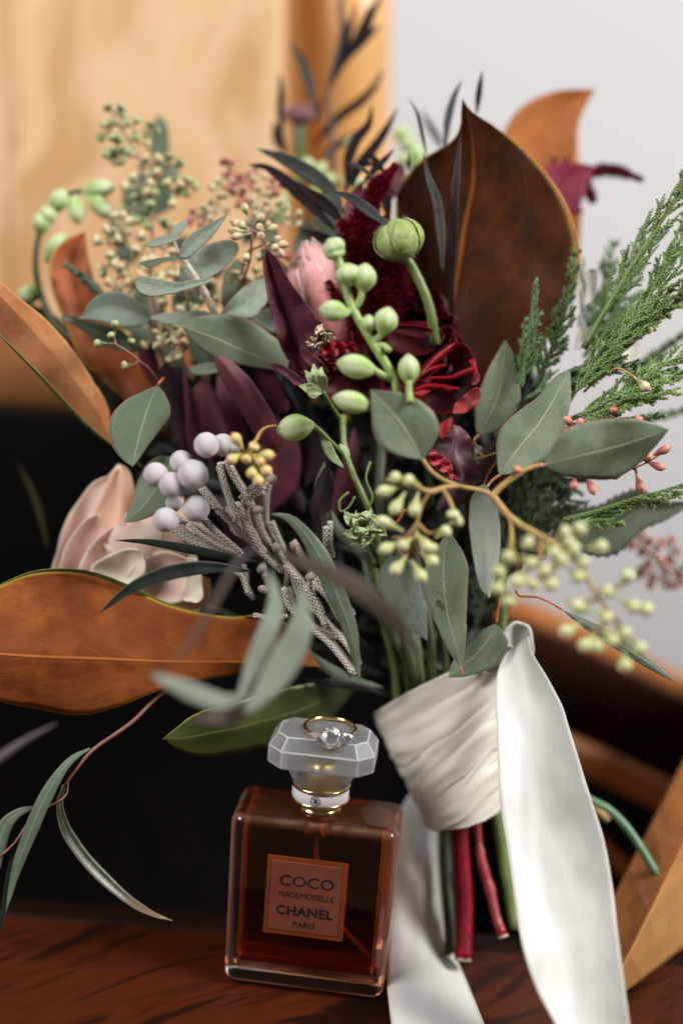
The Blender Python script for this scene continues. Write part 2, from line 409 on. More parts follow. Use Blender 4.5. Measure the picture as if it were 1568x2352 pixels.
# the dark seat that everything stands on
seat = thing('wooden_bench', 'dark reddish streaked wood bench seat under the perfume bottle with an added, shade-black backboard', 'bench', (0, 0, 0))
mb = MB()
yb = T(250, 2075).y
quad = [Vector((-.75, -.10, 0)), Vector((.75, -.10, 0)), Vector((.75, yb, 0)), Vector((-.75, yb, 0))]
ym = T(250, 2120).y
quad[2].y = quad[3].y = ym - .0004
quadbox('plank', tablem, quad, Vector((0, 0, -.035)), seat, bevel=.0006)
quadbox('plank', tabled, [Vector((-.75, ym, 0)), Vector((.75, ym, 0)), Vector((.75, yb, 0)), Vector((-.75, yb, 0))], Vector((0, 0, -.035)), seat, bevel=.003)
for x in (-.7, .7):
    for y in (-.07, yb - .03):
        quadbox('leg', tablem, [Vector((x - .02, y - .02, -.037)), Vector((x + .02, y - .02, -.037)), Vector((x + .02, y + .02, -.037)), Vector((x - .02, y + .02, -.037))], Vector((0, 0, -.463)), seat)
zt = V(40, 945, .155).z
xb = V(1120, 1500, .155).x
quadbox('under_shelf', darkw, [Vector((-.72, yb + .012, -.30)), Vector((.72, yb + .012, -.30)), Vector((.72, .153, -.30)), Vector((-.72, .153, -.30))], Vector((0, 0, -.02)), seat)
quadbox('shade_board', darkw, [Vector((-.72, .155, -.497)), Vector((xb, .155, -.497)), Vector((xb, .155, zt - .03)), Vector((xb - .05, .155, zt)), Vector((-.72, .155, zt))], Vector((0, .02, 0)), seat, bevel=.004)  # added board, its black takes the place of shadow

panel = thing('wooden_cabinet', 'honey coloured upright cabinet side with a rounded post on its right edge, upper left', 'cabinet', V(300, 900, .24))
quadbox('board', honey, [V(-700, 1150, .235), V(648, 1150, .235), V(648, -260, .235), V(-700, -260, .235)], Vector((0, .03, 0)), panel, bevel=.003)
quadbox('inset', postm, [V(600, 1150, .272), V(760, 1150, .272), V(760, -260, .272), V(600, -260, .272)], Vector((0, .02, 0)), panel)
quadbox('bead', honey, [V(24, 1150, .2335), V(40, 1150, .2335), V(40, -260, .2335), V(24, -260, .2335)], Vector((0, .0015, 0)), panel)
tr = simplemat('shade_brown_wood', (.16, .062, .019), (.20, .08, .026), rough=.7, spec=.1, ns=30)
tube('shade_roll', tr, [Vector((-.72, .207, zt + .006)), Vector((V(560, 850, .2).x, .207, zt + .006))], .0245, seat, n=28, seg=3, world=True)  # added brown roll, imitates the panel fading into shade
a, b = V(797, 1150, .285), V(797, -260, .285)
tube('post', postm, [a, b], .0235, panel, n=28, seg=4, world=True)

# chair behind on the right
ch = thing('wooden_chair', 'orange brown wooden chair with curved rail and slanting arm, behind the ribbon at right', 'chair', V(1500, 1900, .2))
def sweep(name, mat, secs, parent):
    mb = MB(); n = len(secs[0]); idx = [[mb.vert(p) for p in s] for s in secs]
    for i in range(len(secs) - 1):
        for j in range(n):
            mb.face([idx[i][j], idx[i][(j + 1) % n], idx[i + 1][(j + 1) % n], idx[i + 1][j]], mi=0)
    mb.face(idx[0][::-1]); mb.face(idx[-1])
    o = mb.build(name, mat, parent, smooth=False); return o
slatm = woodmat('slat_wood', (.42, .15, .04), (.52, .21, .06), (.22, .07, .02), rough=.35, plane='XZ', gdir=R(65), scale=10, stretch=6)
capm = woodmat('rail_lit_wood', (.32, .11, .03), (.44, .17, .05), (.18, .055, .016), rough=.65, spec=.1, plane='XY', scale=10, stretch=6)
line = cat([(1040, 1372), (1160, 1392), (1290, 1440), (1420, 1505), (1568, 1582), (1900, 1760)], 20)
def railsec(x, y, h, Y, t, top=False):
    a = V(x, y, Y); dz = Vector((0, 0, -PX(h, 20)))
    prof = [(0, 1), (0, .16), (.1, .05), (.3, 0), (.7, 0), (.95, .1), (1, .3), (1, 1)]
    return [a + dz * q + Vector((0, t * p_, 0)) for p_, q in prof]
o = sweep('back_rail', railm, [railsec(x, y + 10, 250, .165, .022) for x, y in line], ch)
for pl in o.data.polygons: pl.use_smooth = True
# lit top of the rail, its light put into a paler wood
a = [V(x, y + 16, .176) for x, y in line]
tube('rail_lit_top', capm, a, .0092, ch, n=14, seg=24, world=True)
line2 = cat([(1180, 1660), (1300, 1705), (1420, 1755), (1540, 1812), (1800, 1930)], 12)
o = sweep('slat', slatm, [railsec(x, y - 8, 66, .135, .012) for x, y in line2], ch)
line3 = cat([(1300, 1870), (1370, 1920), (1450, 1995), (1560, 2080)], 8)
o = sweep('stretcher', slatm, [railsec(x, y, 34, .10, .010) for x, y in line3], ch)
near = [P(1340, 2190, 2.0), P(1400, 2283, -.6), T(1380, 2325, .001), T(1330, 2215, .001)]
far = [P(1800, 1292, 11), P(1800, 1480, 8.5), T(1800, 2000, .001), T(1760, 1760, .001)]
mb = MB(); K = 10
S = [[mb.vert(a.lerp(b, i / K)) for a, b in zip(near, far)] for i in range(K + 1)]
for i in range(K):
    for j in range(4): mb.face([S[i][j], S[i][(j + 1) % 4], S[i + 1][(j + 1) % 4], S[i + 1][j]], mi=(0, 1, 0, 0)[j])
mb.face(S[0][::-1]); mb.face(S[-1])
o = mb.build('arm', [armm, arml], ch, smooth=False)
md = o.modifiers.new('bevel', 'BEVEL'); md.width = .0012; md.segments = 2; md.limit_method = 'ANGLE'; md.angle_limit = R(25)

bk = [V(1010, 1520, .236), V(1290, 1560, .236), V(1420, 1600, .236), V(1568, 1680, .236), V(1900, 1860, .236)]
quadbox('shade_panel', darkw, [Vector((bk[0].x, .236, -.499)), Vector((bk[-1].x, .236, -.499))] + bk[::-1], Vector((0, .012, 0)), ch)  # added black panel in place of the darkness behind the chair
# ------------------------------------------------------------------ perfume bottle
import bmesh
def lobj(name, me, parent, loc=(0, 0, 0), rot=None, mats=None, smooth=True):
    o = bpy.data.objects.new(name, me); COL.objects.link(o); o.parent = parent; o.location = loc
    if rot: o.rotation_euler = rot
    for m in (mats if isinstance(mats, (list, tuple)) else [mats]): me.materials.append(m)
    me.polygons.foreach_set('use_smooth', [smooth] * len(me.polygons)); return o
def rbox(name, w_, d_, z0, z1, r, segs=5, taper=0.0, topdome=0.0):
    bm = bmesh.new(); bmesh.ops.create_cube(bm, size=1)
    for v in bm.verts: v.co = Vector((v.co.x * w_, v.co.y * d_, z0 + (v.co.z + .5) * (z1 - z0)))
    bmesh.ops.bevel(bm, geom=list(bm.edges), offset=r, segments=segs, profile=.5, affect='EDGES')
    for v in bm.verts:
        k = 1 + taper * (v.co.z - .036) / .072; v.co.x *= k
    me = bpy.data.meshes.new(name); bm.to_mesh(me); bm.free(); return me
def latheo(name, prof, n=48):
    mb = MB(); rings = [[mb.vert((r * math.cos(6.28318 * j / n), r * math.sin(6.28318 * j / n), z)) for j in range(n)] for z, r in prof]
    for i in range(len(prof) - 1):
        for j in range(n): mb.f.append((rings[i][j], rings[i][(j + 1) % n], rings[i + 1][(j + 1) % n], rings[i + 1][j]))
    mb.f.append(tuple(rings[0][::-1])); mb.f.append(tuple(rings[-1]))
    me = bpy.data.meshes.new(name); me.from_pydata([tuple(p) for p in mb.v], [], mb.f); me.update(); return me
def glassmat(name, col, ior, rough=0., bump=0., thin=None):
    m, nt = newmat(name); out = N(nt, 'OutputMaterial')
    g = N(nt, 'BsdfGlass', {'Color': lin(col), 'Roughness': rough, 'IOR': ior})
    if bump:
        tc = N(nt, 'TexCoord'); nn = NOI(nt, tc.outputs['Object'], 160, 3)
        bp = N(nt, 'Bump', {'Height': nn.outputs[0], 'Strength': bump, 'Distance': .001}); nt.links.new(bp.outputs[0], g.inputs['Normal'])
    nt.links.new(g.outputs[0], out.inputs[0]); return m
def bodymat():
    m, nt = newmat('edge_lit_glass'); out = N(nt, 'OutputMaterial'); tc = N(nt, 'TexCoord'); nn = NOI(nt, tc.outputs['Object'], 160, 3)
    g = N(nt, 'BsdfGlass', {'Color': lin((.99, .96, .95)), 'Roughness': 0.0, 'IOR': 1.5, 'Normal': N(nt, 'Bump', {'Height': nn.outputs[0], 'Strength': .06, 'Distance': .001}).outputs[0]})
    d = N(nt, 'BsdfTranslucent', {0: lin((1.0, .60, .42))}); d2 = N(nt, 'BsdfDiffuse', {0: lin((1.0, .60, .42))}); dd = N(nt, 'MixShader', {0: .5, 1: d.outputs[0], 2: d2.outputs[0]})  # peach mixed into edges and sides paints pinkish reflections
    ny = M_(nt, 'ABSOLUTE', N(nt, 'SeparateXYZ', {0: tc.outputs['Normal']}).outputs[1]); sp = N(nt, 'SeparateXYZ', {0: tc.outputs['Object']}).outputs[2]
    nz = M_(nt, 'ABSOLUTE', N(nt, 'SeparateXYZ', {0: tc.outputs['Normal']}).outputs[2]); st = NOI(nt, N(nt, 'Mapping', {0: tc.outputs['Object'], 3: (240, 240, 30)}).outputs[0], 1.0, 2)
    f = M_(nt, 'MULTIPLY', M_(nt, 'MULTIPLY', SM(nt, ny, .60, .985, .15, .0), SM(nt, st.outputs[0], .35, .65, .5, 1.4)), SM(nt, nz, .75, .97, 1.0, .12))
    nt.links.new(N(nt, 'MixShader', {0: f, 1: g.outputs[0], 2: dd.outputs[0]}).outputs[0], out.inputs[0]); return m
glass = bodymat()
def liquidmat():
    m, nt = newmat('amber_liquid'); out = N(nt, 'OutputMaterial')
    g = N(nt, 'BsdfGlass', {'Color': lin((.78, .37, .23)), 'Roughness': 0.0, 'IOR': .91})
    d = N(nt, 'BsdfTranslucent', {0: lin((.95, .30, .07))}); d2 = N(nt, 'BsdfDiffuse', {0: lin((.95, .30, .07))})
    dd = N(nt, 'MixShader', {0: .5, 1: d.outputs[0], 2: d2.outputs[0]})
    tc = N(nt, 'TexCoord'); ny = M_(nt, 'ABSOLUTE', N(nt, 'SeparateXYZ', {0: tc.outputs['Normal']}).outputs[1])
    f = SM(nt, ny, .15, .92, .11, .004)  # more orange on the sides paints light glowing through the liquid
    nt.links.new(N(nt, 'MixShader', {0: f, 1: g.outputs[0], 2: dd.outputs[0]}).outputs[0], out.inputs[0]); return m
liquid = liquidmat()
def frost():
    m, nt = newmat('frosted_cap'); out = N(nt, 'OutputMaterial')
    tc = N(nt, 'TexCoord'); nn = NOI(nt, tc.outputs['Object'], 220, 3)
    p = princ(nt, col=(.96, .96, .97, 1), rough=.30, trans=.90, ior=1.42, sss=0.0, normal=N(nt, 'Bump', {'Height': nn.outputs[0], 'Strength': .08, 'Distance': .0005}).outputs[0])
    d = N(nt, 'BsdfTranslucent', {0: (.85, .86, .9, 1)}); sh = N(nt, 'MixShader', {0: .07, 1: p.outputs[0], 2: d.outputs[0]})
    nt.links.new(sh.outputs[0], out.inputs[0]); return m
frosted = frost()
gold = simplemat('gold', (.83, .60, .28), (.86, .64, .32), rough=.16, metal=1.0, bump=.02)
whitem = simplemat('white_enamel', (.74, .71, .72), rough=.3, bump=.02)
inkm = simplemat('dark_print', (.009, .006, .006), rough=.5, bump=0)
labm = simplemat('label_copper', (.19, .052, .032), (.22, .064, .040), rough=.42, metal=.15, ns=60, bump=.05)
labe = simplemat('label_border', (.22, .043, .010), (.27, .058, .014), rough=.35, metal=.2, bump=.03)
base = T(692, 2286); BW, BD, BH = .0642, .031, .0727
yaw = R(-5.5)
rotm = Matrix.Rotation(yaw, 3, 'Z')
base = base + rotm @ Vector((0, BD / 2, 0)); base.z = .0006
bot = thing('perfume_bottle', 'square glass perfume bottle of amber liquid with frosted faceted stopper and copper label', 'perfume bottle', base)
bot.rotation_euler = (0, 0, yaw)
body = lobj('glass_body', rbox('glass_body', BW, BD, 0, BH, .0048, 6, .03), bot, mats=glass)
liq = lobj('liquid', rbox('liquid', BW - .0096, BD - .0085, .0092, BH - .0052, .0030, 5, .03), bot, mats=liquid)
mbt = rbox('label', .0312, .0002, .0250, .0582, .00005, 1)
lab = lobj('label', rbox('label', .0312, .0003, .0250, .0582, .00005, 1), bot, loc=(-.0012, -BD / 2 - .00035, 0), mats=labe, smooth=False)
lobj('label_face', rbox('label_face', .0272, .0003, .0270, .0562, .00005, 1), lab, loc=(-.0002, -.00025, 0), mats=labm, smooth=False)
def text(name, body_, size, z, parent, sx=1.0, weight=0.0, x=0, extr=.00004, sp=1.0, y=-BD / 2 - .00078):
    cu = bpy.data.curves.new(name, 'FONT'); cu.body = body_; cu.size = size; cu.align_x = 'CENTER'; cu.extrude = extr; cu.offset = weight; cu.space_character = sp; cu.resolution_u = 4
    t = bpy.data.objects.new('tmp_text', cu); COL.objects.link(t); bpy.context.view_layer.update()
    me = bpy.data.meshes.new_from_object(t.evaluated_get(bpy.context.evaluated_depsgraph_get())); bpy.data.objects.remove(t); me.materials.clear(); me.name = name
    for v in me.vertices: v.co = Vector((v.co.x * sx, -v.co.z, v.co.y))
    return lobj(name, me, parent, (x, y, z), mats=inkm, smooth=False)
text('lettering', 'COCO', .0062, .0463, bot, 1.14, .00004, x=-.0010, sp=1.0)
text('lettering', 'MADEMOISELLE', .0036, .0413, bot, .86, 0.0, x=-.0008)
text('lettering', 'CHANEL', .0054, .0339, bot, 1.02, .00016, x=-.0012, sp=1.06)
text('lettering', 'PARIS', .0034, .0290, bot, .95, .00003, x=-.0010, sp=1.1)
# dip tube inside the liquid
tm = simplemat('dip_tube_plastic', (.30, .10, .05), rough=.3)
def ltube(name, pts, r, mat, parent, n=8, seg=12, closed=False):
    mb = MB(); W = [Vector(p) for p in cat(pts, seg)]; rings = []; prev = None
    for i in range(len(W)):
        tg = (W[min(i + 1, len(W) - 1)] - W[max(i - 1, 0)]).normalized()
        a = tg.cross(Vector((.3, .9, .2))).normalized() if prev is None else (prev - tg * prev.dot(tg)).normalized()
        prev = a; b = tg.cross(a)
        rings.append([mb.vert(W[i] + (a * math.cos(6.2832 * j / n) + b * math.sin(6.2832 * j / n)) * r) for j in range(n)])
    for i in range(len(W) - 1):
        for j in range(n): mb.f.append((rings[i][j], rings[i][(j + 1) % n], rings[i + 1][(j + 1) % n], rings[i + 1][j]))
    mb.f.append(tuple(rings[0][::-1])); mb.f.append(tuple(rings[-1]))
    me = bpy.data.meshes.new(name); me.from_pydata([tuple(p) for p in mb.v], [], mb.f); me.update()
    return lobj(name, me, parent, mats=mat)
ltube('dip_tube', [(0, .002, .064), (.001, .003, .05), (.008, .003, .03), (.0245, .002, .0125)], .00095, tm, bot)
ltube('neck_insert', [(0, .0, .0705), (0, .0, .0640)], .0052, gold, bot, n=20, seg=2)
lobj('neck', latheo('neck', [(BH - .0002, .0086), (BH + .0012, .0088), (BH + .0014, .0080), (BH + .0036, .0080), (BH + .0038, .0090)]), bot, mats=gold)
lobj('collar', latheo('collar', [(BH + .0038, .0108), (BH + .0041, .0111), (BH + .0100, .0111), (BH + .0103, .0108)]), bot, mats=whitem)
for z in (BH + .0046, BH + .0104):
    lobj('gold_ring', latheo('gold_ring', [(z - .0006, .0111), (z - .0005, .0115), (z + .0005, .0115), (z + .0006, .0111)]), bot, mats=gold)
lobj('stopper_base', latheo('stopper_base', [(BH + .0112, .0100), (BH + .0114, .0106), (BH + .0135, .0122), (BH + .0155, .0132), (BH + .0186, .0137), (BH + .0197, .0137)]), bot, mats=frosted)
lobj('stopper_core', latheo('stopper_core', [(BH + .0125, .0060), (BH + .0205, .0060), (BH + .0212, .0050)]), bot, mats=gold)
# emblem on the collar: a fine circle round two interlocked arcs
def onc(ang, z, r=.01125): return (r * math.sin(ang), -r * math.cos(ang), z)
ez, ea, er = BH + .0075, R(-3), .0018
ltube('emblem', [onc(ea + er * math.cos(t * R(15)) / .0112, ez + er * math.sin(t * R(15))) for t in range(25)], .00012, inkm, bot, n=4, seg=48)
for sgn in (-1, 1):
    ltube('emblem', [onc(ea + (sgn * .00035 + sgn * -.00075 * math.cos(R(a_))) / .0112, ez + .00075 * math.sin(R(a_))) for a_ in range(-130, 131, 20)][0:], .00020, inkm, bot, n=4, seg=20)
# faceted stopper: long octagon with bevelled top and bottom
def octo(w_, d_, c): return [(-w_ + c, -d_), (w_ - c, -d_), (w_, -d_ + c), (w_, d_ - c), (w_ - c, d_), (-w_ + c, d_), (-w_, d_ - c), (-w_, -d_ + c)]
bm = bmesh.new(); z0 = BH + .0192
for w_, d_, c, z in ((.0186, .0118, .0055, z0), (.0205, .0140, .0058, z0 + .0012), (.0205, .0140, .0058, z0 + .0082), (.0172, .0103, .0043, z0 + .0128)):
    for x, y in octo(w_, d_, c): bm.verts.new((x, y, z))
bmesh.ops.convex_hull(bm, input=list(bm.verts))
bmesh.ops.dissolve_limit(bm, angle_limit=R(3), verts=list(bm.verts), edges=list(bm.edges))
rb = bmesh.ops.bevel(bm, geom=list(bm.edges), offset=.00032, segments=2, affect='EDGES')
for f_ in rb['faces']: f_.material_index = 1
me = bpy.data.meshes.new('stopper'); bm.to_mesh(me); bm.free()
arris = simplemat('frosted_edge', (.80, .81, .84), rough=.4, trans=.4, bump=.02)  # whiter bevels paint bright lines where edges catch light
cap = lobj('stopper', me, bot, mats=[frosted, arris], smooth=False)
captop = z0 + .0128

# ------------------------------------------------------------------ ring
rc = base + rotm @ Vector((.0018, .0010, captop + .00015 + .0009))
ring = thing('engagement_ring', 'gold engagement ring with a round diamond between two pear stones, lying on the stopper', 'ring', rc)
ring.rotation_euler = (0, 0, yaw + R(4))
mb = MB(); n = 72; rings = []
for j in range(n):
    a = 6.28318 * j / n; k = abs(math.sin((a - R(270)) / 2)); hw = .00062
    rings.append([mb.vert((r * math.cos(a), r * math.sin(a), z)) for r, z in ((.0094, -hw), (.0102, -hw), (.01045, -hw * .5), (.01045, hw * .5), (.0102, hw), (.0094, hw), (.0093, 0))])
for j in range(n):
    for i in range(7): mb.f.append((rings[j][i], rings[(j + 1) % n][i], rings[(j + 1) % n][(i + 1) % 7], rings[j][(i + 1) % 7]))
me = bpy.data.meshes.new('band'); me.from_pydata([tuple(p) for p in mb.v], [], mb.f); me.update(); lobj('band', me, ring, mats=gold)
def diamat():
    m, nt = newmat('diamond'); out = N(nt, 'OutputMaterial')
    g = N(nt, 'BsdfGlass', {'Color': (1, 1, 1, 1), 'Roughness': 0.0, 'IOR': 2.2}); gl = N(nt, 'BsdfGlossy', {0: (.97, .97, 1, 1), 'Roughness': .07})
    geo = N(nt, 'NewGeometry'); vo = N(nt, 'TexWhiteNoise', {0: N(nt, 'VectorMath', {0: geo.outputs['True Normal'], 1: (.02, .02, .02)}, operation='SNAP').outputs[0]}, noise_dimensions='3D')
    df = N(nt, 'BsdfDiffuse', {0: (.92, .93, .96, 1)}); g2 = N(nt, 'MixShader', {0: SM(nt, vo.outputs[0], .25, .75, .12, .95), 1: g.outputs[0], 2: df.outputs[0]})  # random white facets paint the sparkle of inner reflections
    nt.links.new(N(nt, 'MixShader', {0: .4, 1: g2.outputs[0], 2: gl.outputs[0]}).outputs[0], out.inputs[0]); return m
dia = diamat()
def brilliant(name, r, sx=1., point=0.):
    bm = bmesh.new()
    def ringp(n, rr, z, off):
        for i in range(n):
            a = 6.28318 * (i + off) / n; x, y = rr * math.cos(a), rr * math.sin(a)
            if point and x > 0: y *= max(0.02, 1 - x / (r * 1.02)) ** .6; x *= 1 + point
            bm.verts.new((x * sx, y, z))
    ringp(8, r * .54, r * .33, 0); ringp(8, r * .78, r * .22, .5); ringp(16, r, r * .03, 0); ringp(16, r, -r * .02, 0); ringp(8, r * .42, -r * .52, .5); bm.verts.new((0, 0, -r * .85))
    bmesh.ops.convex_hull(bm, input=list(bm.verts)); me = bpy.data.meshes.new(name); bm.to_mesh(me); bm.free(); return me
sp = Vector((.0010, -.0130, .0012)); tl = (R(66), 0, 0)
lobj('diamond', brilliant('diamond', .0042), ring, sp, tl, dia, False)
lobj('side_stone', brilliant('side_stone', .0019, 1., .45), ring, sp + Vector((.0060, .0010, .0002)), (R(78), R(-8), R(14)), dia, False)
lobj('side_stone', brilliant('side_stone', .0019, 1., .45), ring, sp + Vector((-.0060, .0010, .0002)), (R(78), R(180), R(-14)), dia, False)
for a in (45, 135, 225, 315):
    x, z = .0041 * math.cos(R(a)), .0041 * math.sin(R(a))
    ltube('prong', [tuple(sp + Vector((x * .35, .0035, z * .35))), tuple(sp + Vector((x * .95, .0008, z * .95))), tuple(sp + Vector((x * 1.0, -.0009, z * 1.0))), tuple(sp + Vector((x * .8, -.0016, z * .8)))], .00042, gold, ring, n=8, seg=8)
ltube('basket', [tuple(sp + Vector((-.0026, .0024, 0))), tuple(sp + Vector((0, .0038, 0))), tuple(sp + Vector((.0026, .0024, 0)))], .0005, gold, ring)

# ------------------------------------------------------------------ plant materials
m_magb = leafmat('magnolia_brown', (.30, .085, .017), (.19, .045, .009), rib=(.46, .15, .035), edge=(.36, .27, .04), veins=(10, .55, .6, .09), rough=.62, ns=110, bump=.5, fine=.22, spots=.35, spec=.15, trans=.08, tcol=(.6, .2, .03), edgew=.975, ribw=.03, big=(.19, .05, .012))
m_magd = leafmat('magnolia_dark', (.072, .018, .0042), (.030, .008, .0024), rib=(.26, .085, .018), edge=(.36, .24, .04), veins=(8, .6, .3, .08), rough=.6, ns=70, bump=.4, fine=.2, trans=.05, edgew=.975, ribw=.03, big=(.022, .008, .0035), spec=.08)
m_magt = leafmat('magnolia_pale', (.70, .31, .13), (.56, .20, .065), rib=(.40, .11, .03), edge=(.34, .24, .04), veins=(8, .5, .6, .07), rough=.6, ns=110, bump=.4, fine=.2, sheen=.3, trans=.15, tcol=(.8, .3, .05), edgew=.97, ribw=.03)
m_magr = leafmat('magnolia_red', (.50, .13, .035), (.36, .08, .02), rib=(.30, .06, .02), edge=(.50, .30, .05), rough=.6, ns=90, trans=.3, tcol=(.9, .25, .04), edgew=.93)
m_mago = leafmat('magnolia_orange', (.62, .24, .07), (.50, .17, .04), rough=.6, ns=60, trans=.35, tcol=(.9, .35, .08), edgew=.97, edge=(.4, .12, .03))
m_green = leafmat('magnolia_green', (.035, .050, .010), (.07, .09, .018), rib=(.16, .17, .05), edge=(.30, .27, .06), rough=.3, ns=60, spec=.6, bump=.15, edgew=.965, ribw=.05)
m_euc = leafmat('eucalyptus', (.185, .23, .150), (.10, .135, .08), big=(.13, .18, .11), rib=(.36, .38, .24), edge=(.30, .17, .12), veins=(13, .6, .28, .07), rough=.55, ns=70, fine=.10, trans=.15, spots=.5, edgew=.965, ribw=.045, bump=.3, spec=.3)
m_eucl = leafmat('eucalyptus_pale', (.42, .49, .41), (.36, .43, .36), edge=(.30, .19, .15), rough=.5, ns=60, fine=.08, trans=.15, edgew=.95)
m_eucd = leafmat('eucalyptus_dark', (.075, .10, .062), (.11, .14, .09), rib=(.24, .25, .12), edge=(.16, .12, .07), veins=(9, .6, .15, .08), rough=.5, ns=80, fine=.12, spots=.5, edgew=.96, ribw=.05)
m_eucb = leafmat('eucalyptus_blue', (.20, .245, .20), (.13, .17, .14), veins=(12, .6, .2, .07), spots=.4, rib=(.26, .3, .2), edge=(.25, .16, .14), spec=.25, rough=.55, ns=80, fine=.10, trans=.1, edgew=.96)
m_eucs = leafmat('eucalyptus_streaked', (.16, .205, .15), (.21, .26, .20), rib=(.40, .43, .36), edge=(.30, .19, .10), rough=.6, ns=120, fine=.25, spec=.25, streak=.75, streakc=(.56, .60, .53), edgew=.95, ribw=.04, trans=.05, bump=.5)
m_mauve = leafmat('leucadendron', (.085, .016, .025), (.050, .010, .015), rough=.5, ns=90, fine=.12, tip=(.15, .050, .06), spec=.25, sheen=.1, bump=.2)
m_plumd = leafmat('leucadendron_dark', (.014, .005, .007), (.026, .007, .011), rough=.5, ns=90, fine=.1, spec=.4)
m_amarl = leafmat('amaranth_leaf', (.13, .008, .024), (.055, .005, .012), rib=(.16, .02, .035), veins=(9, .6, .5, .12), rough=.32, ns=150, fine=.3, bump=1.0, bdist=.0022, spec=.5, edgew=.95, edge=(.12, .02, .03), trans=.06)
m_agon = leafmat('agonis', (.018, .011, .013), (.010, .007, .008), rib=(.02, .013, .014), spec=.08, rough=.65, ns=100, fine=.1, tip=(.03, .016, .02), ribw=.12)
m_agong = leafmat('agonis_grey', (.070, .072, .066), (.040, .042, .038), rib=(.03, .03, .025), spec=.1, rough=.65, ns=140, fine=.25, ribw=.12, edge=(.07, .05, .05))
m_willp = leafmat('willow_leaf_pale', (.24, .28, .215), (.30, .34, .28), rough=.5, ns=90, fine=.1, trans=.1, spec=.3)
m_willow = leafmat('willow_leaf', (.11, .15, .10), (.155, .20, .14), rib=(.24, .28, .22), rough=.45, ns=120, fine=.15, ribw=.12, trans=.1, edge=(.14, .10, .07), edgew=.93)
m_willd = leafmat('willow_leaf_olive', (.026, .030, .015), (.05, .055, .03), rib=(.12, .13, .08), rough=.28, ns=200, fine=.35, ribw=.12, spots=.4, spotc=(.4, .4, .36), edge=(.35, .32, .24), edgew=.93, tip=(.20, .13, .08), spec=.4)
m_willk = leafmat('willow_leaf_dark', (.008, .013, .009), (.018, .026, .019), spec=.12, rough=.5, ns=120, fine=.15, edge=(.07, .09, .07), edgew=.9)
m_brown = leafmat('withered_leaf', (.085, .060, .046), (.055, .04, .03), rough=.6, ns=100, fine=.2)
m_rasp = leafmat('rose_peach', (.94, .66, .49), (.97, .76, .61), rough=.6, ns=60, fine=.06, trans=.4, tcol=(1, .75, .6), edge=(.92, .80, .62), edgew=.93, bump=.15, veins=(10, -.2, .08, .2))
m_rosp = leafmat('rose_pink', (.96, .73, .65), (.98, .84, .76), rough=.6, ns=60, fine=.06, trans=.4, edge=(.95, .86, .72), edgew=.93, bump=.15)
m_rosw = leafmat('rose_cream', (.84, .76, .60), (.88, .80, .66), rough=.6, ns=60, fine=.08, trans=.3, edge=(.9, .84, .68), edgew=.93, bump=.2)
m_rosb = leafmat('rose_tan', (.80, .58, .42), (.86, .64, .48), rough=.6, ns=60, fine=.1, trans=.2, edge=(.6, .5, .3), edgew=.85)
m_ran = leafmat('ranunculus', (.060, .002, .005), (.022, .001, .003), spec=.2, rough=.5, ns=90, fine=.12, trans=.22, tcol=(.9, .01, .05), bump=.25, edge=(.17, .004, .014), edgew=.94)  # red edge colour paints light coming through the petal rims
m_ranr = leafmat('ranunculus_red', (.42, .004, .022), (.28, .003, .014), rough=.42, ns=120, fine=.12, trans=.3, tcol=(.9, .01, .05), bump=.3)
m_ranp = leafmat('ranunculus_pink', (.60, .10, .12), (.45, .03, .06), rough=.45, ns=120, fine=.15, trans=.25)
m_hell = leafmat('dried_petal', (.125, .045, .058), (.20, .09, .10), rough=.45, ns=100, fine=.15, big=(.04, .012, .02), spec=.5, bump=.5)
m_cal = leafmat('green_calyx', (.50, .60, .32), (.38, .50, .22), rough=.5, ns=140, fine=.15, trans=.2, edge=(.5, .5, .3), veins=(6, .5, .3, .2))
m_wpet = leafmat('white_petal', (.80, .76, .68), (.86, .82, .74), rough=.6, ns=80, fine=.1, trans=.3, bump=.3)
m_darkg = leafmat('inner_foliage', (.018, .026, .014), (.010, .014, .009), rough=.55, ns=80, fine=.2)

s_green = simplemat('green_stem', (.11, .16, .04), (.17, .23, .07), rough=.45, ns=150)
s_greenb = simplemat('bright_green_stem', (.26, .36, .10), (.34, .45, .16), rough=.5, ns=150)
s_greend = simplemat('dark_green_stem', (.030, .042, .012), (.05, .068, .02), rough=.5, ns=150)  # dark copy of the stem green, shade put into the colour
s_twig = simplemat('twig_yellow', (.42, .33, .10), (.34, .16, .06), rough=.5, ns=90, bump=.4)
s_twigr = simplemat('twig_orange', (.50, .15, .05), (.36, .10, .04), rough=.45, ns=100)
s_twigb = simplemat('twig_brown', (.30, .13, .10), (.22, .09, .065), rough=.5, ns=100)
s_silver = simplemat('silver_bark', (.62, .60, .56), (.42, .27, .13), rough=.7, ns=330, bump=.8)
s_red = simplemat('red_stem', (.32, .003, .018), (.17, .002, .010), stripes=(5, (.09, .002, .006), .7), spec=.2, rough=.5, ns=200, bump=.6, ends=[(.985, .995, (.6, .55, .38))])
s_redb = simplemat('red_twig', (.26, .008, .02), (.36, .06, .07), rough=.3, ns=120, bump=.5)
s_seed = simplemat('seed_pale', (.50, .50, .24), (.46, .49, .25), rough=.55, ns=200, bump=.2, ends=[(.0, .35, (.34, .36, .12)), (.35, .8, (.58, .59, .32)), (.9, 1, (.36, .30, .12))])
s_seedt = simplemat('seed_tan', (.52, .50, .30), (.52, .50, .30), rough=.5, ns=200, bump=.25, ends=[(0, .3, (.28, .24, .10)), (.3, .7, (.64, .60, .37)), (.7, .9, (.55, .34, .19)), (.93, 1, (.30, .14, .08))])
s_seedp = simplemat('seed_pink', (.45, .14, .11), (.45, .14, .11), rough=.5, ns=200, ends=[(0, .4, (.22, .06, .05)), (.4, .9, (.62, .25, .19)), (.9, 1, (.35, .10, .06))])
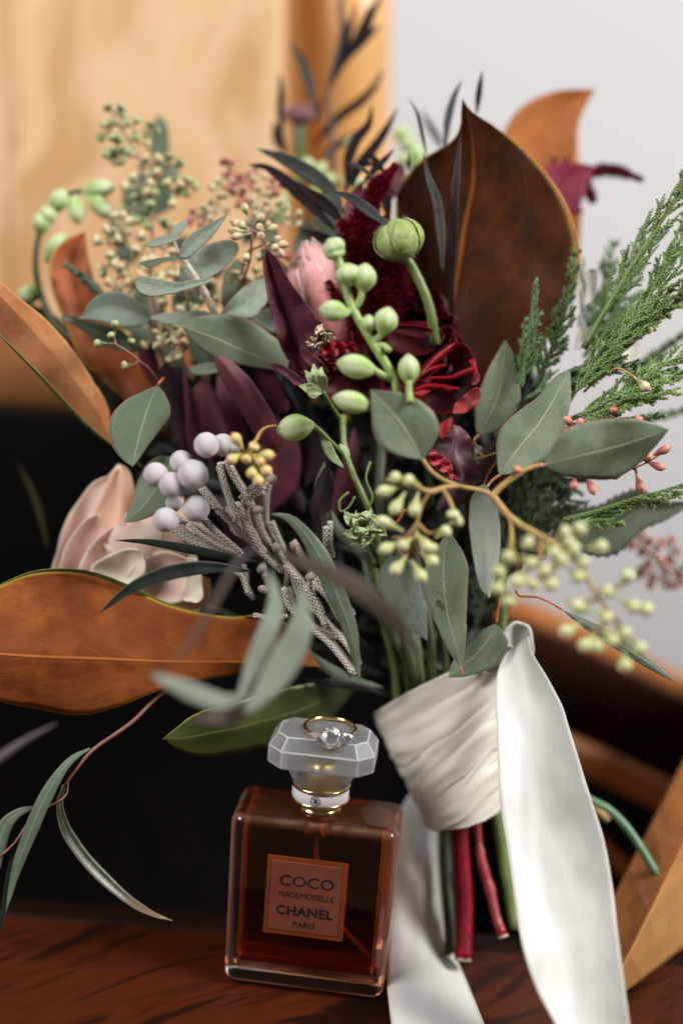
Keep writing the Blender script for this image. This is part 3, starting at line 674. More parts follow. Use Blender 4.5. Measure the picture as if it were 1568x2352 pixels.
s_seedg = simplemat('seed_green', (.25, .32, .14), (.25, .32, .14), rough=.5, ns=200, ends=[(0, .4, (.10, .13, .04)), (.4, .9, (.42, .47, .22)), (.9, 1, (.25, .14, .07))])
s_seedo = simplemat('seed_orange', (.62, .45, .16), (.62, .45, .16), rough=.5, ns=200, ends=[(0, .4, (.50, .45, .14)), (.5, .85, (.70, .52, .22)), (.85, 1, (.65, .20, .12))])
s_bud = simplemat('bud_green', (.30, .43, .13), (.42, .54, .24), rough=.5, ns=140, bump=.3, ends=[(0, .3, (.30, .45, .11)), (.35, .75, (.46, .55, .28)), (.8, 1, (.34, .44, .16))], stripes=(6, (.62, .68, .46), .5))
s_berry = simplemat('brunia_berry', (.58, .545, .56), (.72, .68, .68), rough=.9, ns=700, bump=.7, sheen=.3, bs=1500, spec=.15)
s_brun = simplemat('brunia_stalk', (.10, .085, .07), (.14, .12, .10), rough=.8, ns=260, bump=.4, spec=.15, ends=[(.2, .9, (.84, .77, .68))])
s_brunb = simplemat('brunia_knob', (.36, .30, .25), (.50, .43, .36), rough=.75, ns=260, bump=.6)
s_ama = simplemat('amaranth_floret', (.26, .005, .030), (.025, .001, .004), rough=.35, ns=700, bump=.2)
s_amac = simplemat('amaranth_core', (.05, .003, .008), (.03, .002, .006), rough=.6)
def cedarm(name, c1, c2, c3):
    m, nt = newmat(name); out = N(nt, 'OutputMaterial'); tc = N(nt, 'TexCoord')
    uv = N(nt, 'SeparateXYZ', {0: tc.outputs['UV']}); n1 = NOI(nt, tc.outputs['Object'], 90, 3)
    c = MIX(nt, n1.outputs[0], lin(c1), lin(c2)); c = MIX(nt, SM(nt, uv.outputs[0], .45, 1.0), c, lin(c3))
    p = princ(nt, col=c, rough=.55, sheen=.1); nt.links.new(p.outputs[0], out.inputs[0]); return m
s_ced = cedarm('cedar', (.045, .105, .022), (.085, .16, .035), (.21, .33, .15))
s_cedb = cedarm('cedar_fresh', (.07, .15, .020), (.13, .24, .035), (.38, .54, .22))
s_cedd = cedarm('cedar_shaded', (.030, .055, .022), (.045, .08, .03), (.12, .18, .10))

ORG = P(1060, 1560, 2)
G_EUC = 'eucalyptus leaves in the bouquet'; G_MAG = 'magnolia leaves in the bouquet'; G_SEED = 'seeded eucalyptus sprigs'
G_CED = 'cedar sprays in the bouquet'; G_WIL = 'narrow leaves in the bouquet'; G_LEU = 'maroon leaves in the bouquet'

# ------------------------------------------------------------------ magnolia leaves
def stalked(name, label, cat_, loc, group=None): return thing(name, label, cat_, loc, group)
t = thing('magnolia_leaf', 'large rusty brown magnolia leaf lying across the lower left, green rimmed', 'leaf', P(700, 1530, 3), G_MAG)
C = [(735, 1532), (560, 1522), (400, 1521), (250, 1515), (100, 1510), (0, 1503), (-140, 1490)]
U_ = [(735, 1532), (670, 1440), (600, 1413), (530, 1418), (420, 1400), (340, 1370), (270, 1335), (200, 1313), (125, 1310), (60, 1320), (0, 1345), (-80, 1395), (-140, 1490)]
L_ = [(735, 1532), (600, 1541), (500, 1555), (370, 1585), (270, 1625), (185, 1644), (90, 1630), (0, 1612), (-80, 1570), (-140, 1490)]
leafo('blade', [m_magb, m_green], U_, L_, 1.0, -2.2, t, C=C, fold=-.25, tilt=-.05, nu=44, nv=16, thick=.0006, bend=.6, wave=.12, waven=2)
leafs('rim', m_green, [(585, 1417, .9), (500, 1418, 1.0), (430, 1405, .9), (370, 1385, .8), (310, 1356, .6), (250, 1330, .4), (190, 1313, .1), (120, 1310, -.2), (60, 1319, -.6), (-20, 1353, -1.1)], 5, t, prof='narrow', roll=.4)
tube('stalk', s_greend, [(725, 1533, 2.6), (800, 1560, 3), (900, 1600, 3.5)], [6, 6], t)
t = thing('magnolia_leaf', 'pale tan magnolia leaf with arching veins at the left edge', 'leaf', P(320, 1060, 3), G_MAG)
leafo('blade', [m_magt, m_green], [(330, 1075), (250, 1018), (205, 980), (160, 930), (80, 850), (0, 768), (-90, 660), (-120, 560)],
      [(330, 1075), (262, 1012), (250, 940), (220, 884), (165, 800), (108, 735), (55, 692), (0, 645), (-60, 590), (-120, 560)], 3.0, -.5, t,
      C=[(330, 1075), (252, 1000), (222, 945), (160, 862), (95, 785), (30, 712), (-45, 635), (-120, 560)], fold=-.25, tilt=-.3, nu=36, nv=14, thick=.0006)
leafs('rim', m_green, [(300, 1050, 2.6), (205, 981, 2.0), (80, 851, .8), (-30, 740, 0)], 4, t, prof='narrow', roll=.5)
t = thing('magnolia_leaf', 'russet magnolia leaf with a yellow edge rising behind the curved green stalk', 'leaf', P(400, 1000, 4), G_MAG)
leafo('blade', [m_magr, m_green], [(390, 1010), (330, 950), (285, 915), (235, 860), (190, 830), (145, 725), (120, 660), (114, 595), (150, 550), (196, 532)],
      [(390, 1010), (370, 900), (330, 830), (290, 770), (255, 720), (225, 670), (210, 620), (200, 570), (196, 532)], 5, 4.5, t, fold=.5, nu=34, tilt=.5, bend=-.6)
leafs('rim', m_magr, [(300, 925, 4.6), (235, 862, 4.4), (190, 830, 4.1), (145, 725, 3.9), (119, 655, 3.8), (116, 590, 4)], 4, t, prof='narrow')
t = thing('shade_leaf', 'added black leaf standing in for the shadow between the pale tan and russet magnolia leaves', 'leaf', P(300, 1000, 5))
leafo('blade', leafmat('shade_leaf_black', (.012, .009, .006), (.022, .014, .009), rough=.6, spec=.15), [(330, 1080), (240, 1000), (180, 900), (120, 800), (60, 715), (30, 690)], [(330, 1080), (300, 940), (235, 870), (180, 800), (140, 735), (80, 700), (30, 690)], 5, 5.5, t, fold=.2)  # black blade fills the gap as painted shadow
t = thing('magnolia_leaf', 'big dark chocolate magnolia leaf standing upright at the centre', 'leaf', P(1010, 900, 3), G_MAG)
C = [(1012, 900), (1020, 800), (1031, 725), (1049, 625), (1064, 525), (1084, 425), (1084, 325), (1064, 226)]
Lf = [(1012, 900), (930, 800), (905, 700), (905, 600), (908, 490), (912, 440), (930, 405), (975, 360), (1035, 325), (1057, 290), (1058, 262), (1062, 226)]
Rt = [(1012, 900), (1150, 900), (1250, 790), (1310, 700), (1330, 620), (1325, 550), (1300, 470), (1255, 400), (1200, 340), (1130, 285), (1082, 255), (1062, 226)]
leafo('blade', [m_magd, m_green], Lf, Rt, 2.6, 1.5, t, C=C, fold=-.40, tilt=.05, nu=46, nv=20, thick=.0007, bend=1.2, cup=.0)
leafs('rim', m_magt, [(1240, 384, 1.5), (1285, 445, 1.2), (1315, 515, 1.2), (1329, 590, 1.6), (1325, 650, 1.9)], 3.6, t, prof='narrow')
t = thing('magnolia_leaf', 'bright orange magnolia leaf with a hooked tip behind the big dark one', 'leaf', P(1260, 640, 8), G_MAG)
leafo('blade', [m_mago, m_mago], [(1240, 700), (1180, 550), (1150, 420), (1150, 330), (1165, 287), (1190, 253), (1230, 225), (1290, 206), (1366, 205)],
      [(1260, 700), (1320, 600), (1334, 500), (1330, 420), (1326, 350), (1327, 290), (1340, 250), (1366, 205)], 8, 7, t, fold=.3, nu=34, bend=.5, thick=.0005)
t = thing('magnolia_leaf', 'glossy olive green leaf lying low behind the stopper', 'leaf', P(800, 1560, 2), G_MAG)
leafo('blade', [m_green, m_magb], [(850, 1535), (760, 1560), (640, 1585), (540, 1615), (450, 1640), (374, 1698)],
      [(850, 1535), (770, 1640), (700, 1690), (610, 1715), (530, 1733), (460, 1737), (410, 1722), (374, 1698)], 3.5, -.6, t, fold=-.3, tilt=.5, nu=30)
t = thing('rose_leaf', 'dark serrated leaf at the right beyond the pale seeds', 'leaf', P(1260, 1200, 3))
leafo('blade', m_eucd, [(1245, 1190), (1300, 1165), (1370, 1160), (1420, 1135), (1470, 1122), (1530, 1150), (1600, 1150)],
      [(1245, 1190), (1290, 1240), (1350, 1275), (1410, 1276), (1448, 1245), (1480, 1215), (1530, 1195), (1600, 1150)], 3.5, 2.2, t, fold=.3, nu=40, rough_edge=.5)

# ------------------------------------------------------------------ broad eucalyptus leaves
def euc(label, mat, L, Rr, d0, d1, C=None, **k):
    stem = k.pop('stem', None); smat = k.pop('smat', s_twig); sr = k.pop('sr', [3.4, 2.6])
    t = thing('eucalyptus_leaf', label, 'leaf', P(L[0][0], L[0][1], d0), G_EUC)
    leafo('blade', mat, L, Rr, d0, d1, t, C=C, **k)
    if stem: tube('stalk', smat, stem, sr, t)
    return t
euc('rounded sage green leaf with a fine red rim hanging left of the grey berries', m_euc,
    [(362, 884), (320, 903), (288, 919), (262, 944), (250, 973), (251, 1002), (262, 1031), (281, 1056), (305, 1072)],
    [(362, 884), (378, 903), (390, 932), (389, 957), (371, 983), (349, 1012), (326, 1044), (305, 1072)], .3, -.4,
    C=[(362, 884), (342, 930), (328, 975), (315, 1025), (305, 1072)], fold=-.12, tilt=.2, stem=[(362, 884, .3), (367, 877, .3), (375, 868, .9)], smat=s_twigr)
euc('sage leaf behind the grey berries over the peach rose', m_euc,
    [(400, 1050), (370, 1047), (340, 1062), (320, 1097), (305, 1142), (292, 1177), (287, 1200)],
    [(400, 1050), (420, 1090), (410, 1130), (380, 1165), (350, 1185), (315, 1197), (287, 1200)], .8, .4, fold=-.15, tilt=-.2)
euc('blue grey rounded leaf above the small seed sprig at left', m_eucb,
    [(345, 733), (333, 708), (304, 682), (272, 668), (237, 672), (208, 692), (190, 720), (180, 731)],
    [(345, 733), (335, 745), (320, 750), (282, 751), (245, 742), (210, 735), (180, 731)], 2.2, 1.4, fold=.25)
euc('dusky folded leaf tucked under the blue grey rounded one', m_eucd,
    [(320, 808), (290, 765), (243, 746), (192, 735), (160, 722), (142, 725)],
    [(320, 808), (282, 807), (256, 800), (224, 785), (198, 765), (173, 746), (142, 733)], 2.9, 1.8, fold=.3)
euc('broad grey green leaf behind the maroon ones, left of the burgundy leaf', m_euc,
    [(662, 850), (660, 820), (645, 788), (615, 763), (580, 738), (530, 723), (480, 723), (440, 730), (418, 750)],
    [(662, 850), (610, 848), (560, 840), (510, 830), (470, 810), (440, 783), (418, 750)], 1.6, .6,
    C=[(662, 850), (600, 822), (545, 800), (490, 775), (418, 750)], fold=-.15, nu=30)
euc('silvery streaked leaf lying flat beside the broad grey green one', m_eucs,
    [(492, 724), (470, 714), (430, 713), (400, 716), (370, 720), (345, 728)], [(492, 724), (460, 732), (425, 743), (380, 743), (345, 731)], 1.7, 1.3)
euc('streaked leaf pointing up right below the tan seed cluster', m_eucs,
    [(505, 721), (530, 688), (565, 655), (608, 638)], [(505, 721), (575, 730), (600, 710), (614, 690), (612, 660), (608, 638)], 1.5, 1.9, fold=.3)
euc('small streaked leaf half hidden left of the burgundy leaf', m_eucs,
    [(575, 732), (600, 712), (625, 706), (640, 712)], [(575, 732), (610, 755), (635, 765), (645, 740), (640, 712)], 2.0, 2.2)
euc('small curled dry leaf behind the maroon pair', m_eucs,
    [(430, 850), (450, 838), (480, 832), (510, 832)], [(430, 850), (455, 860), (490, 858), (512, 850), (510, 832)], 1.8, 1.8)
euc('blurred round leaf in front of the burgundy flower, centre', m_euc,
    [(971, 1057), (935, 1052), (899, 1040), (871, 1021), (857, 990), (853, 942), (852, 910), (851, 894)],
    [(971, 1057), (993, 1026), (1007, 997), (1007, 973), (993, 944), (969, 923), (935, 906), (890, 898), (851, 894)], -3.0, -3.4,
    C=[(971, 1057), (945, 1010), (915, 965), (880, 925), (851, 894)], fold=.15)
euc('upright grey green leaf right of the burgundy flower', m_euc,
    [(1098, 1000), (1090, 977), (1090, 927), (1104, 887), (1124, 842), (1141, 812), (1160, 780)],
    [(1098, 1000), (1134, 992), (1174, 962), (1194, 927), (1194, 887), (1184, 842), (1179, 812), (1160, 780)], 1.2, 1.2,
    C=[(1098, 1000), (1125, 950), (1148, 890), (1160, 780)], fold=.2, tilt=.1, stem=[(1098, 1000, 1.2), (1088, 1015, 1), (1110, 1050, .6)])
euc('long grey green leaf reaching up towards the cedar', m_euc,
    [(1146, 1092), (1141, 1067), (1139, 1017), (1154, 977), (1199, 937), (1234, 912), (1264, 877), (1284, 857), (1309, 847)],
    [(1146, 1092), (1190, 1085), (1225, 1070), (1259, 1050), (1290, 1007), (1304, 952), (1311, 907), (1309, 847)], -1.2, .2,
    C=[(1146, 1092), (1190, 1030), (1245, 960), (1309, 847)], fold=-.12, tilt=-.15, stem=[(1146, 1092, -1.2), (1130, 1103, -1.6), (1118, 1118, -2.2)])
euc('large leaf pointing right with pink seeds along its edges', m_euc,
    [(1249, 1068), (1259, 1045), (1279, 1007), (1314, 977), (1384, 962), (1459, 962), (1504, 974), (1536, 987)],
    [(1249, 1068), (1284, 1090), (1334, 1100), (1409, 1100), (1459, 1072), (1499, 1032), (1536, 987)], -2.8, -2.6,
    C=[(1249, 1068), (1330, 1048), (1420, 1025), (1536, 987)], fold=-.12, tilt=.25, nu=30)
euc('pale blue green oval leaf hanging under the twig fork', m_eucl,
    [(1112, 1110), (1090, 1125), (1078, 1157), (1076, 1202), (1081, 1253), (1090, 1307), (1103, 1352), (1124, 1374)],
    [(1112, 1110), (1127, 1130), (1143, 1160), (1147, 1190), (1150, 1227), (1147, 1275), (1139, 1323), (1124, 1374)], -.9, -1.0, fold=-.2, tilt=-.3)
g_ = euc('long hanging leaf with a hole and a red tip, above the ribbon wrap', m_euc,
    [(1030, 1215), (1005, 1255), (978, 1300), (966, 1330), (969, 1362), (985, 1397), (1004, 1442), (1023, 1484), (1043, 1516), (1057, 1535), (1063, 1553)],
    [(1030, 1215), (1045, 1240), (1059, 1260), (1073, 1292), (1076, 1317), (1073, 1356), (1071, 1420), (1071, 1458), (1066, 1503), (1060, 1535), (1063, 1553)], .2, -.3,
    C=[(1030, 1215), (1018, 1300), (1025, 1400), (1045, 1480), (1063, 1553)], fold=-.1, tilt=-.15, nu=34, stem=[(1055, 1528, -.2), (1060, 1540, -.3), (1063, 1552, -.3)], smat=s_twigr, sr=[2.6, 1.6])
hm = simplemat('brown_scar', (.035, .03, .015), (.06, .05, .02), rough=.6)
def disc(x, y, d, rx, ry, name='scar', parent=None, mat=hm, seed=0):
    mb = MB(); k = 12; c = mb.vert(P(x, y, d)); rr = []
    for i in range(k):
        a = 6.2832 * i / k; q = 1 + .25 * noise.noise(Vector((math.cos(a) + seed, math.sin(a), seed)))
        rr.append(mb.vert(P(x + rx * q * math.cos(a), y + ry * q * math.sin(a), d)))
    for i in range(k): mb.face([c, rr[(i + 1) % k], rr[i]])
    return mb.build(name, mat, parent)
disc(1007, 1386, -.22, 7, 9, parent=g_); disc(1006, 1361, -.22, 2.6, 2.6, parent=g_); disc(1022, 1330, -.2, 2, 2, parent=g_)
euc('grey leaf hanging behind the pale seeds, left of the holed leaf', m_eucb,
    [(890, 1275), (871, 1317), (873, 1359), (889, 1397), (915, 1426), (943, 1451), (966, 1461), (981, 1473)],
    [(890, 1275), (940, 1285), (965, 1330), (979, 1387), (981, 1432), (982, 1455), (981, 1473)], 1.2, .7, fold=-.2)
euc('dark olive leaf resting over the top of the ribbon wrap', m_eucd,
    [(1140, 1431), (1116, 1442), (1094, 1458), (1071, 1480), (1050, 1505), (1036, 1528), (1030, 1557)],
    [(1140, 1431), (1155, 1451), (1167, 1474), (1161, 1503), (1142, 1528), (1116, 1541), (1084, 1551), (1055, 1556), (1030, 1557)], .6, .1,
    C=[(1140, 1431), (1118, 1472), (1082, 1512), (1030, 1557)], fold=-.15, stem=[(1140, 1431, .6), (1143, 1405, .6), (1148, 1380, .5), (1152, 1350, .3)], smat=s_twigr)
euc('thin pointed leaf slanting down at the right over the chair rail', m_willow,
    [(1290, 1400), (1340, 1420), (1400, 1449), (1450, 1480), (1500, 1520), (1555, 1569)],
    [(1290, 1400), (1330, 1435), (1385, 1472), (1440, 1508), (1500, 1543), (1555, 1569)], .3, -.2, fold=-.3)

# silver twig with round leaves seen edge-on
t = thing('silver_eucalyptus_sprig', 'whitish barked eucalyptus twig with paired streaked round leaves, upper left', 'sprig', P(490, 720, 1.5), G_EUC)
tube('stem', s_silver, [(495, 725, 1.5), (485, 700, 1.3), (475, 683, 1.2), (460, 653, .9), (440, 623, .8), (427, 600, .8), (415, 583, .8), (405, 566, .9), (397, 551, .9)], [9.5, 9, 9.5, 7.5, 7, 5.5, 5, 4], t, seg=26, bumpy=.25)
def sleaf(L, Rr, d0, d1, C=None, **k): leafo('leaf', k.pop('mat', m_eucs), L, Rr, d0, d1, t, C=C, thick=.0005, **k)
sleaf([(413, 541), (380, 540), (350, 549), (327, 563)], [(413, 545), (400, 553), (360, 566), (327, 563)], .9, .6)
sleaf([(398, 545), (400, 520), (425, 503)], [(398, 545), (415, 535), (429, 515), (425, 503)], 1.0, 1.2)
sleaf([(410, 590), (420, 558), (450, 528), (490, 508), (523, 491)], [(410, 590), (432, 590), (452, 575), (488, 540), (523, 491)], .7, .5, fold=.3)
sleaf([(416, 590), (375, 590), (345, 596), (323, 602)], [(416, 594), (380, 600), (345, 614), (323, 606)], .7, .2, mat=m_eucd)
sleaf([(452, 645), (415, 645), (412, 620), (420, 600), (450, 573), (490, 556), (530, 550), (548, 560)], [(452, 645), (480, 638), (510, 620), (540, 588), (547, 572), (548, 560)], 1.0, 1.4, fold=.15, C=[(452, 645), (480, 612), (515, 585), (548, 560)])
sleaf([(487, 640), (450, 641), (410, 648), (370, 640), (330, 633), (312, 640)], [(487, 645), (450, 658), (400, 673), (350, 680), (322, 673), (312, 655), (312, 640)], .4, -.4, fold=.2)

# ------------------------------------------------------------------ forked front twig and pale seeds
SEED = lathe_mesh('seed', [(0, .10), (.18, .14), (.38, .30), (.58, .48), (.75, .50), (.88, .36), (.94, .18), (1, .08)], s_seed, 12)
def seedmesh(mat, nm='seed'):
    me = SEED.copy(); me.materials.clear(); me.materials.append(mat); me.name = nm; return me
MS = {k: seedmesh(v) for k, v in dict(pale=s_seed, tan=s_seedt, pink=s_seedp, green=s_seedg, orange=s_seedo).items()}
def seedcluster(t, kind, items, dflt_d, w=26, stalkmat=s_twig, sr=3.5, parentpt=None):
    """items: (x0,y0, x1,y1[,d][,w]) base and tip in px"""
    for it in items:
        x0, y0, x1, y1 = it[:4]; d = it[4] if len(it) > 4 else dflt_d; ww = it[5] if len(it) > 5 else w
        a, b = P(x0, y0, d), P(x1, y1, d - .25)
        axis_place('seed', MS[kind], a, b, PX(ww, d), t)
t = thing('seeded_eucalyptus_sprig', 'forked yellowish twig with pale green seed clusters, blurred, nearest the camera', 'sprig', P(1130, 1140, -3), G_SEED)
tube('twig', s_twig, [(971, 1055, -3), (990, 1082, -3), (1020, 1103, -3.1), (1060, 1118, -3.2), (1100, 1125, -3.2), (1130, 1138, -3.2)], [4.5, 5, 5.5], t, bumpy=.15)
tube('twig', s_twig, [(1249, 1067, -2.9), (1215, 1075, -3), (1180, 1095, -3.1), (1150, 1118, -3.2), (1130, 1140, -3.2)], [5, 7, 8], t, bumpy=.15)
tube('twig', s_twig, [(1126, 1132, -3.2), (1150, 1165, -3.3), (1180, 1195, -3.6), (1230, 1225, -4.6), (1285, 1255, -5.6), (1330, 1300, -6.3), (1365, 1360, -6.4), (1410, 1420, -6.4)], [9, 8, 7, 6, 5, 4], t, seg=24, bumpy=.15)
tube('twig', s_twig, [(1055, 1116, -3.2), (1020, 1120, -3.5), (985, 1130, -4), (955, 1118, -4.1), (915, 1105, -4.2), (885, 1103, -4.2)], [5, 6.5, 7, 5, 4], t, bumpy=.15)
for p in [[(985, 1130, -4), (968, 1160, -4.1), (958, 1195, -4.2), (955, 1225, -4.2)], [(1015, 1122, -3.6), (1030, 1145, -3.9), (1042, 1175, -4.1), (1045, 1200, -4.1)],
          [(955, 1205, -4.2), (930, 1235, -4.2), (900, 1235, -4.2)], [(957, 1200, -4.2), (985, 1225, -4.3), (1020, 1215, -4.2)], [(955, 1225, -4.2), (945, 1260, -4.3), (920, 1280, -4.3)], [(945, 1255, -4.2), (960, 1275, -4.2), (985, 1275, -4.2)],
          [(1170, 1190, -3.6), (1175, 1225, -4.6), (1172, 1260, -5.6), (1150, 1290, -6.2)], [(1172, 1255, -5.6), (1190, 1300, -6.2), (1185, 1350, -6.3)], [(1240, 1230, -4.8), (1240, 1280, -5.6), (1215, 1310, -6.2)],
          [(1285, 1255, -5.6), (1310, 1230, -6.2), (1340, 1222, -6.4)], [(1290, 1262, -5.7), (1270, 1310, -6.2), (1250, 1340, -6.4)], [(1365, 1360, -6.4), (1400, 1350, -6.4), (1425, 1345, -6.4)], [(1375, 1375, -6.4), (1335, 1385, -6.4), (1300, 1380, -6.4)], [(1400, 1405, -6.4), (1380, 1440, -6.4), (1350, 1460, -6.4)], [(1410, 1420, -6.4), (1430, 1450, -6.4), (1430, 1490, -6.4)]]:
    tube('twig', s_twig, p, [5, 4.5], t, n=6, seg=8)
S1 = [(935, 1105, 893, 1093), (965, 1115, 925, 1098), (925, 1118, 862, 1133), (930, 1130, 898, 1183), (960, 1130, 948, 1188), (925, 1220, 862, 1190), (945, 1235, 915, 1262), (955, 1222, 990, 1270), (1000, 1235, 1035, 1213), (1030, 1205, 1062, 1190, -4.1, 30), (1040, 1198, 1040, 1172), (925, 1245, 868, 1268), (935, 1275, 897, 1322), (945, 1285, 975, 1340), (965, 1265, 1005, 1300), (975, 1245, 1000, 1268)]
seedcluster(t, 'pale', S1, -4.4, 29)
def S(x, y): return (1097.6 + .3 * x, 1066 + .3 * y)
S2 = [((600, 560), (710, 500)), ((700, 560), (820, 460)), ((830, 640), (1000, 630)), ((440, 640), (350, 580)), ((560, 700), (690, 760)), ((280, 660), (200, 740)), ((210, 760), (130, 860)), ((380, 800), (260, 950)), ((190, 870), (130, 1000)), ((260, 980), (220, 1100)), ((480, 860), (380, 950)), ((470, 850), (600, 960)), ((690, 800), (800, 900)), ((440, 740), (540, 860)), ((740, 700), (840, 790)), ((640, 600), (780, 680)), ((500, 600), (620, 720)), ((330, 700), (440, 790)), ((640, 660), (730, 560)), ((560, 780), (680, 700)),
      ((1080, 950), (1180, 810)), ((1060, 1010), (950, 960)), ((1080, 1040), (1240, 1120)), ((1150, 1080), (1350, 1130)), ((880, 1140), (700, 1070)), ((780, 1220), (620, 1310)), ((900, 1300), (780, 1430)), ((960, 1250), (1060, 1400)), ((900, 1100), (1020, 1220)), ((1040, 1250), (1170, 1320)), ((1150, 1330), (1280, 1450)), ((1110, 1420), (1130, 1600)), ((960, 1320), (880, 1440))]
seedcluster(t, 'pale', [S(*a) + S(*b) for a, b in S2], -6.4, 34)

# tan seed clusters, upper left
def umbel(t, kind, c, n, ln, w, d, spread=6.28, a0=0., stalk=s_twigb, sr=2.0, jit=.35, rng=random):
    for i in range(n):
        a = a0 + spread * (i + rng.uniform(-.3, .3)) / n; l = ln * rng.uniform(.6, 1.05); dz = rng.uniform(-.5, .5) * ln * .017
        x1, y1 = c[0] + math.cos(a) * l, c[1] + math.sin(a) * l
        m0 = P(c[0], c[1], d); m1 = P(x1, y1, d + dz); ax = (m1 - m0)
        e = m0 + ax * .22
        axis_place('seed', MS[kind], e, m1 + ax * .12, PX(w, d) * rng.uniform(.85, 1.1), t)
        mb = tube('stalk', stalk, [tuple(m0), tuple(m0.lerp(e, .6) + Vector((0, 0, .0003))), tuple(e + ax * .03)], [PX(sr, d), PX(sr * .8, d)], t, n=5, seg=3, world=True)
t = thing('seeded_eucalyptus_sprig', 'crisp cluster of tan round seeds left of the burgundy leaf tip', 'sprig', P(600, 600, 1), G_SEED)
tube('twig', s_twigb, [(560, 640, 1.8), (575, 590, 1.3), (578, 545, 1), (575, 520, 1)], [3, 3], t)
tube('twig', s_twigb, [(570, 600, 1.3), (560, 585, 1.2), (610, 558, 1)], [3, 2.5], t)
tube('twig', s_twigb, [(575, 525, 1), (590, 535, 1), (612, 557, 1)], [3, 3], t)
rg = random.Random(3)
seedcluster(t, 'tan', [(570, 500, 557, 464), (575, 525, 528, 508), (572, 528, 545, 510, .6), (575, 530, 523, 530, 1), (575, 535, 528, 545, .8), (580, 515, 608, 490, 1), (590, 525, 600, 519, .3), (600, 525, 622, 507, 1.2), (600, 530, 642, 520, 1), (595, 540, 600, 540, .4), (612, 558, 650, 545, .9), (612, 558, 665, 562, .9), (612, 560, 640, 572, .8), (605, 565, 592, 600, 1.2), (575, 570, 560, 600, 1.3), (615, 560, 655, 590, 1.4)], 1.0, 19)
t = thing('seeded_eucalyptus_sprig', 'small sprig of four green seeds in front of the dark leaves at left', 'sprig', P(320, 830, .8), G_SEED)
tube('twig', s_twigb, [(319, 828, .7), (300, 812, .6), (282, 800, .5), (266, 790, .5), (262, 775, .5)], [2.4, 2.6], t)
tube('twig', s_twigb, [(318, 828, .7), (305, 838, .6), (295, 838, .6)], [2.2, 2.2], t)
tube('twig', s_twigb, [(266, 790, .5), (245, 788, .5)], [2.2, 2.2], t)
tube('twig', s_twigb, [(319, 828, .7), (345, 850, 1.5), (380, 900, 2.5)], [2.4, 2.6], t)
seedcluster(t, 'green', [(264, 768, 264, 732, .5, 19), (266, 786, 250, 762, .6, 18), (245, 788, 214, 788, .5, 19), (300, 838, 279, 839, .6, 21), (300, 800, 302, 775, 1.2, 18)], .5)
t = thing('seeded_eucalyptus_sprig', 'tall blurred sprig of green seeds against the honey wood panel', 'sprig', P(380, 850, 6), G_SEED)
tube('twig', s_twigb, [(375, 860, 2.8), (360, 760, 2.9), (345, 660, 3.4), (350, 560, 4), (345, 480, 4.3), (335, 400, 4.5), (300, 330, 4.6), (262, 270, 4.7)], [7, 5, 3.5, 2.5], t, seg=30)
leafo('leaf', m_eucd, [(375, 420), (345, 350), (350, 290), (365, 262)], [(375, 420), (388, 350), (385, 290), (365, 262)], 7.5, 7.5, t)
leafo('leaf', m_eucd, [(290, 520), (280, 450), (300, 410), (330, 390)], [(290, 520), (350, 500), (400, 470), (390, 430), (330, 390)], 7.6, 7.4, t)
rg = random.Random(11)
for px_, py_, dd_, aa_, ll_ in [(260, 620, 6, -.9, 70), (290, 680, 5.6, .2, 90), (420, 560, 6.4, 1.1, 80), (470, 700, 5, -2.6, 90), (500, 740, 4.6, -.4, 90), (360, 760, 5, -1.9, 100), (540, 680, 5, .9, 80), (580, 740, 4.6, -1.4, 90), (640, 600, 5.4, -2.0, 90), (650, 680, 4.6, 1.9, 80), (300, 640, 6.6, 1.2, 90), (380, 590, 6.8, -.6, 80), (330, 700, 6.4, 2.4, 80), (430, 640, 6.6, .4, 80), (290, 570, 7, -2.2, 70), (400, 720, 6.2, 1.8, 80), (460, 760, 5.8, .2, 80), (340, 780, 5.6, 2.8, 80), (350, 460, 7.6, -1.2, 90), (560, 560, 7, -1.0, 80), (600, 620, 6, .6, 90), (520, 600, 6.6, 2.6, 80)]:
    leafs('leaf', m_eucd, [(px_, py_, dd_), (px_ + ll_ * .5 * math.cos(aa_), py_ + ll_ * .5 * math.sin(aa_), dd_ - .3), (px_ + ll_ * 1.25 * math.cos(aa_ + .3), py_ + ll_ * 1.25 * math.sin(aa_ + .3), dd_)], 24, t, prof='ovate', fold=-.2)
for L_, R_, dd_ in [([(520, 740), (508, 690), (512, 640), (530, 605), (545, 593)], [(520, 740), (565, 700), (570, 650), (560, 615), (545, 593)], 3.0), ([(440, 860), (380, 830), (330, 790), (290, 760), (255, 755)], [(440, 860), (400, 790), (350, 755), (300, 745), (255, 755)], 4.2), ([(480, 870), (440, 820), (430, 780), (440, 750)], [(480, 870), (500, 820), (480, 780), (440, 750)], 4.0),
                   ([(330, 900), (270, 860), (230, 820), (215, 780)], [(330, 900), (320, 840), (270, 800), (215, 780)], 4.4), ([(440, 760), (400, 720), (395, 680), (410, 650)], [(440, 760), (450, 720), (440, 680), (410, 650)], 4.6), ([(610, 700), (600, 660), (620, 620), (650, 600)], [(610, 700), (650, 680), (665, 640), (650, 600)], 3.4), ([(700, 640), (670, 590), (680, 540), (700, 500)], [(700, 640), (730, 590), (725, 540), (700, 500)], 4), ([(760, 560), (725, 510), (730, 460), (745, 430)], [(760, 560), (790, 520), (775, 470), (745, 430)], 4)]:
    leafo('leaf', m_eucd, L_, R_, dd_, dd_ + .3, t, fold=-.2)
DS = .62
